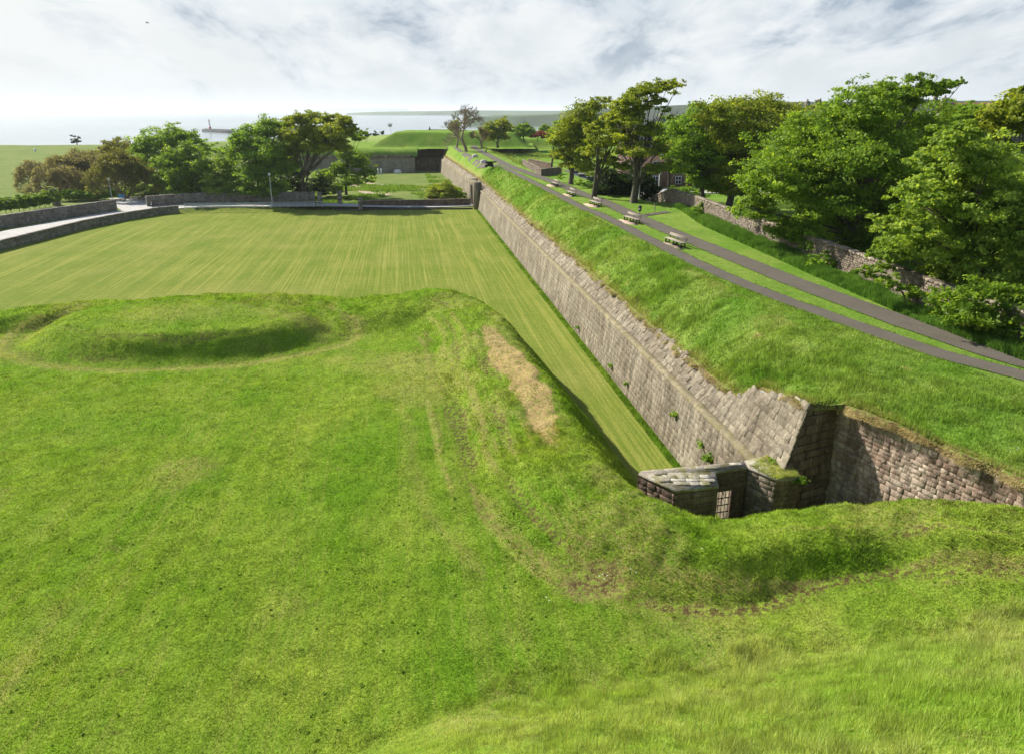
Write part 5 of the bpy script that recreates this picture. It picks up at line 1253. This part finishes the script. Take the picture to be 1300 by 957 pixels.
# daisies: small white flowers
def flowers():
    mb = MB(); pts = []
    for (px, py, k) in ((768, 713, 4), (690, 742, 2), (895, 710, 1), (808, 716, 2), (1293, 560, 4), (1030, 415, 3), (1122, 445, 3)):
        for i in range(k):
            z0 = 4.6 if py > 600 else 8.; x, y, _ = at(px+random.uniform(-8, 8), py+random.uniform(-4, 4), z0)
            if py > 600: z0 = float(Fz(np.array([x]), np.array([y]))[0])
            else: z0 = Rxy(x, y)
            r_ = .022
            for j in range(7):
                a = j*6.283/7; b = a+.6; mb.quad((x, y, z0+.12), (x+r_*math.cos(a), y+r_*math.sin(a), z0+.13), (x+r_*1.3*math.cos((a+b)/2), y+r_*1.3*math.sin((a+b)/2), z0+.125), (x+r_*math.cos(b), y+r_*math.sin(b), z0+.13))
    tag(mb.build('daisies', M['white']), 'scattered tiny white daisies in the grass', 'flowers', kind='stuff')
flowers()
# a gull far off in the upper left sky
p, _ = atY(187, 29.5, 120); r = empty('seagull', p); tag(r, 'tiny seagull gliding in the upper left sky', 'bird')
mb = MB(); mb.tube([(-.3, 0, 0), (-.1, 0, .02), (.15, 0, .03), (.3, 0, 0)], [.02, .08, .08, .02], 8)
n0 = len(mb.v)
for s in (-1, 1):
    mb.quad((-.08, 0, .05), (.12, 0, .05), (.06, s*.35, .16), (-.05, s*.35, .16)); mb.quad((-.05, s*.35, .16), (.06, s*.35, .16), (-.05, s*.72, .05), (-.07, s*.72, .05))
mb.build('body', M['concrete'], r)
# white marker on the field
p = at(45, 194, 2); mb = MB(); mb.box((0, 0, .9), (.9, .2, 1.8), 0, .05); o = mb.build('marker_post', M['white']); o.location = (p[0], p[1], 1.8); tag(o, 'small white marker on the far left field', 'marker')
# ------------------------------------------------------------------ haze
m = bpy.data.materials.new('haze_air'); m.use_nodes = True; nt = m.node_tree; nt.nodes.remove(nt.nodes['Principled BSDF'])
vp = nt.nodes.new('ShaderNodeVolumePrincipled'); vp.inputs['Density'].default_value = .00008; vp.inputs['Color'].default_value = (.80, .88, 1, 1); vp.inputs['Anisotropy'].default_value = .3
nt.links.new(vp.outputs[0], nt.nodes['Material Output'].inputs['Volume'])
HZ = True
if HZ:
    mb = MB(); mb.box((0, 47000, 23), (124000, 96000, 76)); o = mb.build('haze', m); tag(o, 'thin pale sea haze', 'haze', kind='stuff')
# ------------------------------------------------------------------ light
AZS, EL = math.radians(54), math.radians(36)
sd_ = Vector((-math.sin(AZS)*math.cos(EL), math.cos(AZS)*math.cos(EL), math.sin(EL)))
L = bpy.data.lights.new('sun', 'SUN'); L.energy = 5.0; L.angle = math.radians(.6); L.color = (1, .92, .76)
lo = bpy.data.objects.new('sun', L); C.objects.link(lo); lo.rotation_euler = (-sd_).to_track_quat('-Z', 'Y').to_euler(); lo.location = (-60, 60, 60)
w = bpy.data.worlds.new('World'); sc.world = w; w.use_nodes = True; nt = w.node_tree; n = NT(nt)
bg = nt.nodes['Background']; sky = nt.nodes.new('ShaderNodeTexSky'); sky.sky_type = 'NISHITA'; sky.sun_disc = False
sky.sun_elevation = EL; sky.sun_rotation = -AZS; sky.air_density = 1.2; sky.dust_density = 2.5
tc = nt.nodes.new('ShaderNodeTexCoord').outputs['Generated']
sx = nt.nodes.new('ShaderNodeSeparateXYZ'); nt.links.new(tc, sx.inputs[0])
zz = n.math('MAXIMUM', sx.outputs[2], .02)
cb = nt.nodes.new('ShaderNodeCombineXYZ'); zden = n.math('ADD', zz, .24)
nt.links.new(n.math('DIVIDE', sx.outputs[0], zden), cb.inputs[0]); nt.links.new(n.math('DIVIDE', sx.outputs[1], zden), cb.inputs[1])
big = n.noise(n.map(cb.outputs[0], (2.6, 1.2, 1), loc=(3.1, 1.7, 0)), 1.0, 7, .58, .25)
cov = n.ramp(big, [(.36, 0.), (.5, .75), (.62, 1.)])
sh = n.noise(n.map(cb.outputs[0], (3.0, 1.5, 1), loc=(7.3, .4, 2)), 1.1, 7, .6, .3)
xr = n.math('ADD', sh, n.math('MULTIPLY', sx.outputs[0], .09)); xr = n.math('ADD', xr, n.math('MULTIPLY', sx.outputs[2], .22))
cloud = n.ramp(xr, [(.45, (8.2, 8.4, 8.5)), (.56, (6.4, 6.9, 7.5)), (.68, (2.9, 3.7, 4.7))])
nb = n.mix(1., sky.outputs[0], (1, 1, 1), 'MULTIPLY')
base = n.mix(.8, nb, (7.0, 7.6, 8.2))
c = n.mix(cov, base, cloud)
hor = n.ramp(sx.outputs[2], [(0., 1.), (.10, 0.)])
c = n.mix(n.math('MULTIPLY', hor, .75), c, (7.4, 7.9, 8.2))
glow = n.ramp(n.math('ADD', n.math('MULTIPLY', sx.outputs[0], -.8), n.math('MULTIPLY', sx.outputs[1], .35)), [(.45, 0.), (.95, 1.)])
c = n.mix(n.math('MULTIPLY', glow, .25), c, (8.3, 8.4, 8.4))
up_ = n.ramp(sx.outputs[2], [(.16, 0.), (.42, .85)])
c = n.mix(up_, c, n.mix(1., sky.outputs[0], (.85, .95, 1.1), 'MULTIPLY'))
nt.links.new(c, bg.inputs['Color']); bg.inputs['Strength'].default_value = .062
# ------------------------------------------------------------------ camera
cam = bpy.data.cameras.new('camera'); co = bpy.data.objects.new('camera', cam); C.objects.link(co); sc.camera = co
cam.sensor_width = 36; cam.sensor_fit = 'HORIZONTAL'; cam.lens = F/1300*36; cam.shift_y = -45/1300.
co.location = (0, 0, H); co.rotation_euler = (math.pi/2-P, 0, 0); cam.clip_start = .1; cam.clip_end = 200000
sc.view_settings.view_transform = 'Standard'; sc.view_settings.look = 'None'; sc.view_settings.gamma = 1; sc.view_settings.exposure = .85
sc.render.resolution_x = 1024; sc.render.resolution_y = 753
sc.render.engine = 'CYCLES'; sc.cycles.max_bounces = 6; sc.cycles.volume_bounces = 1; sc.cycles.transparent_max_bounces = 8
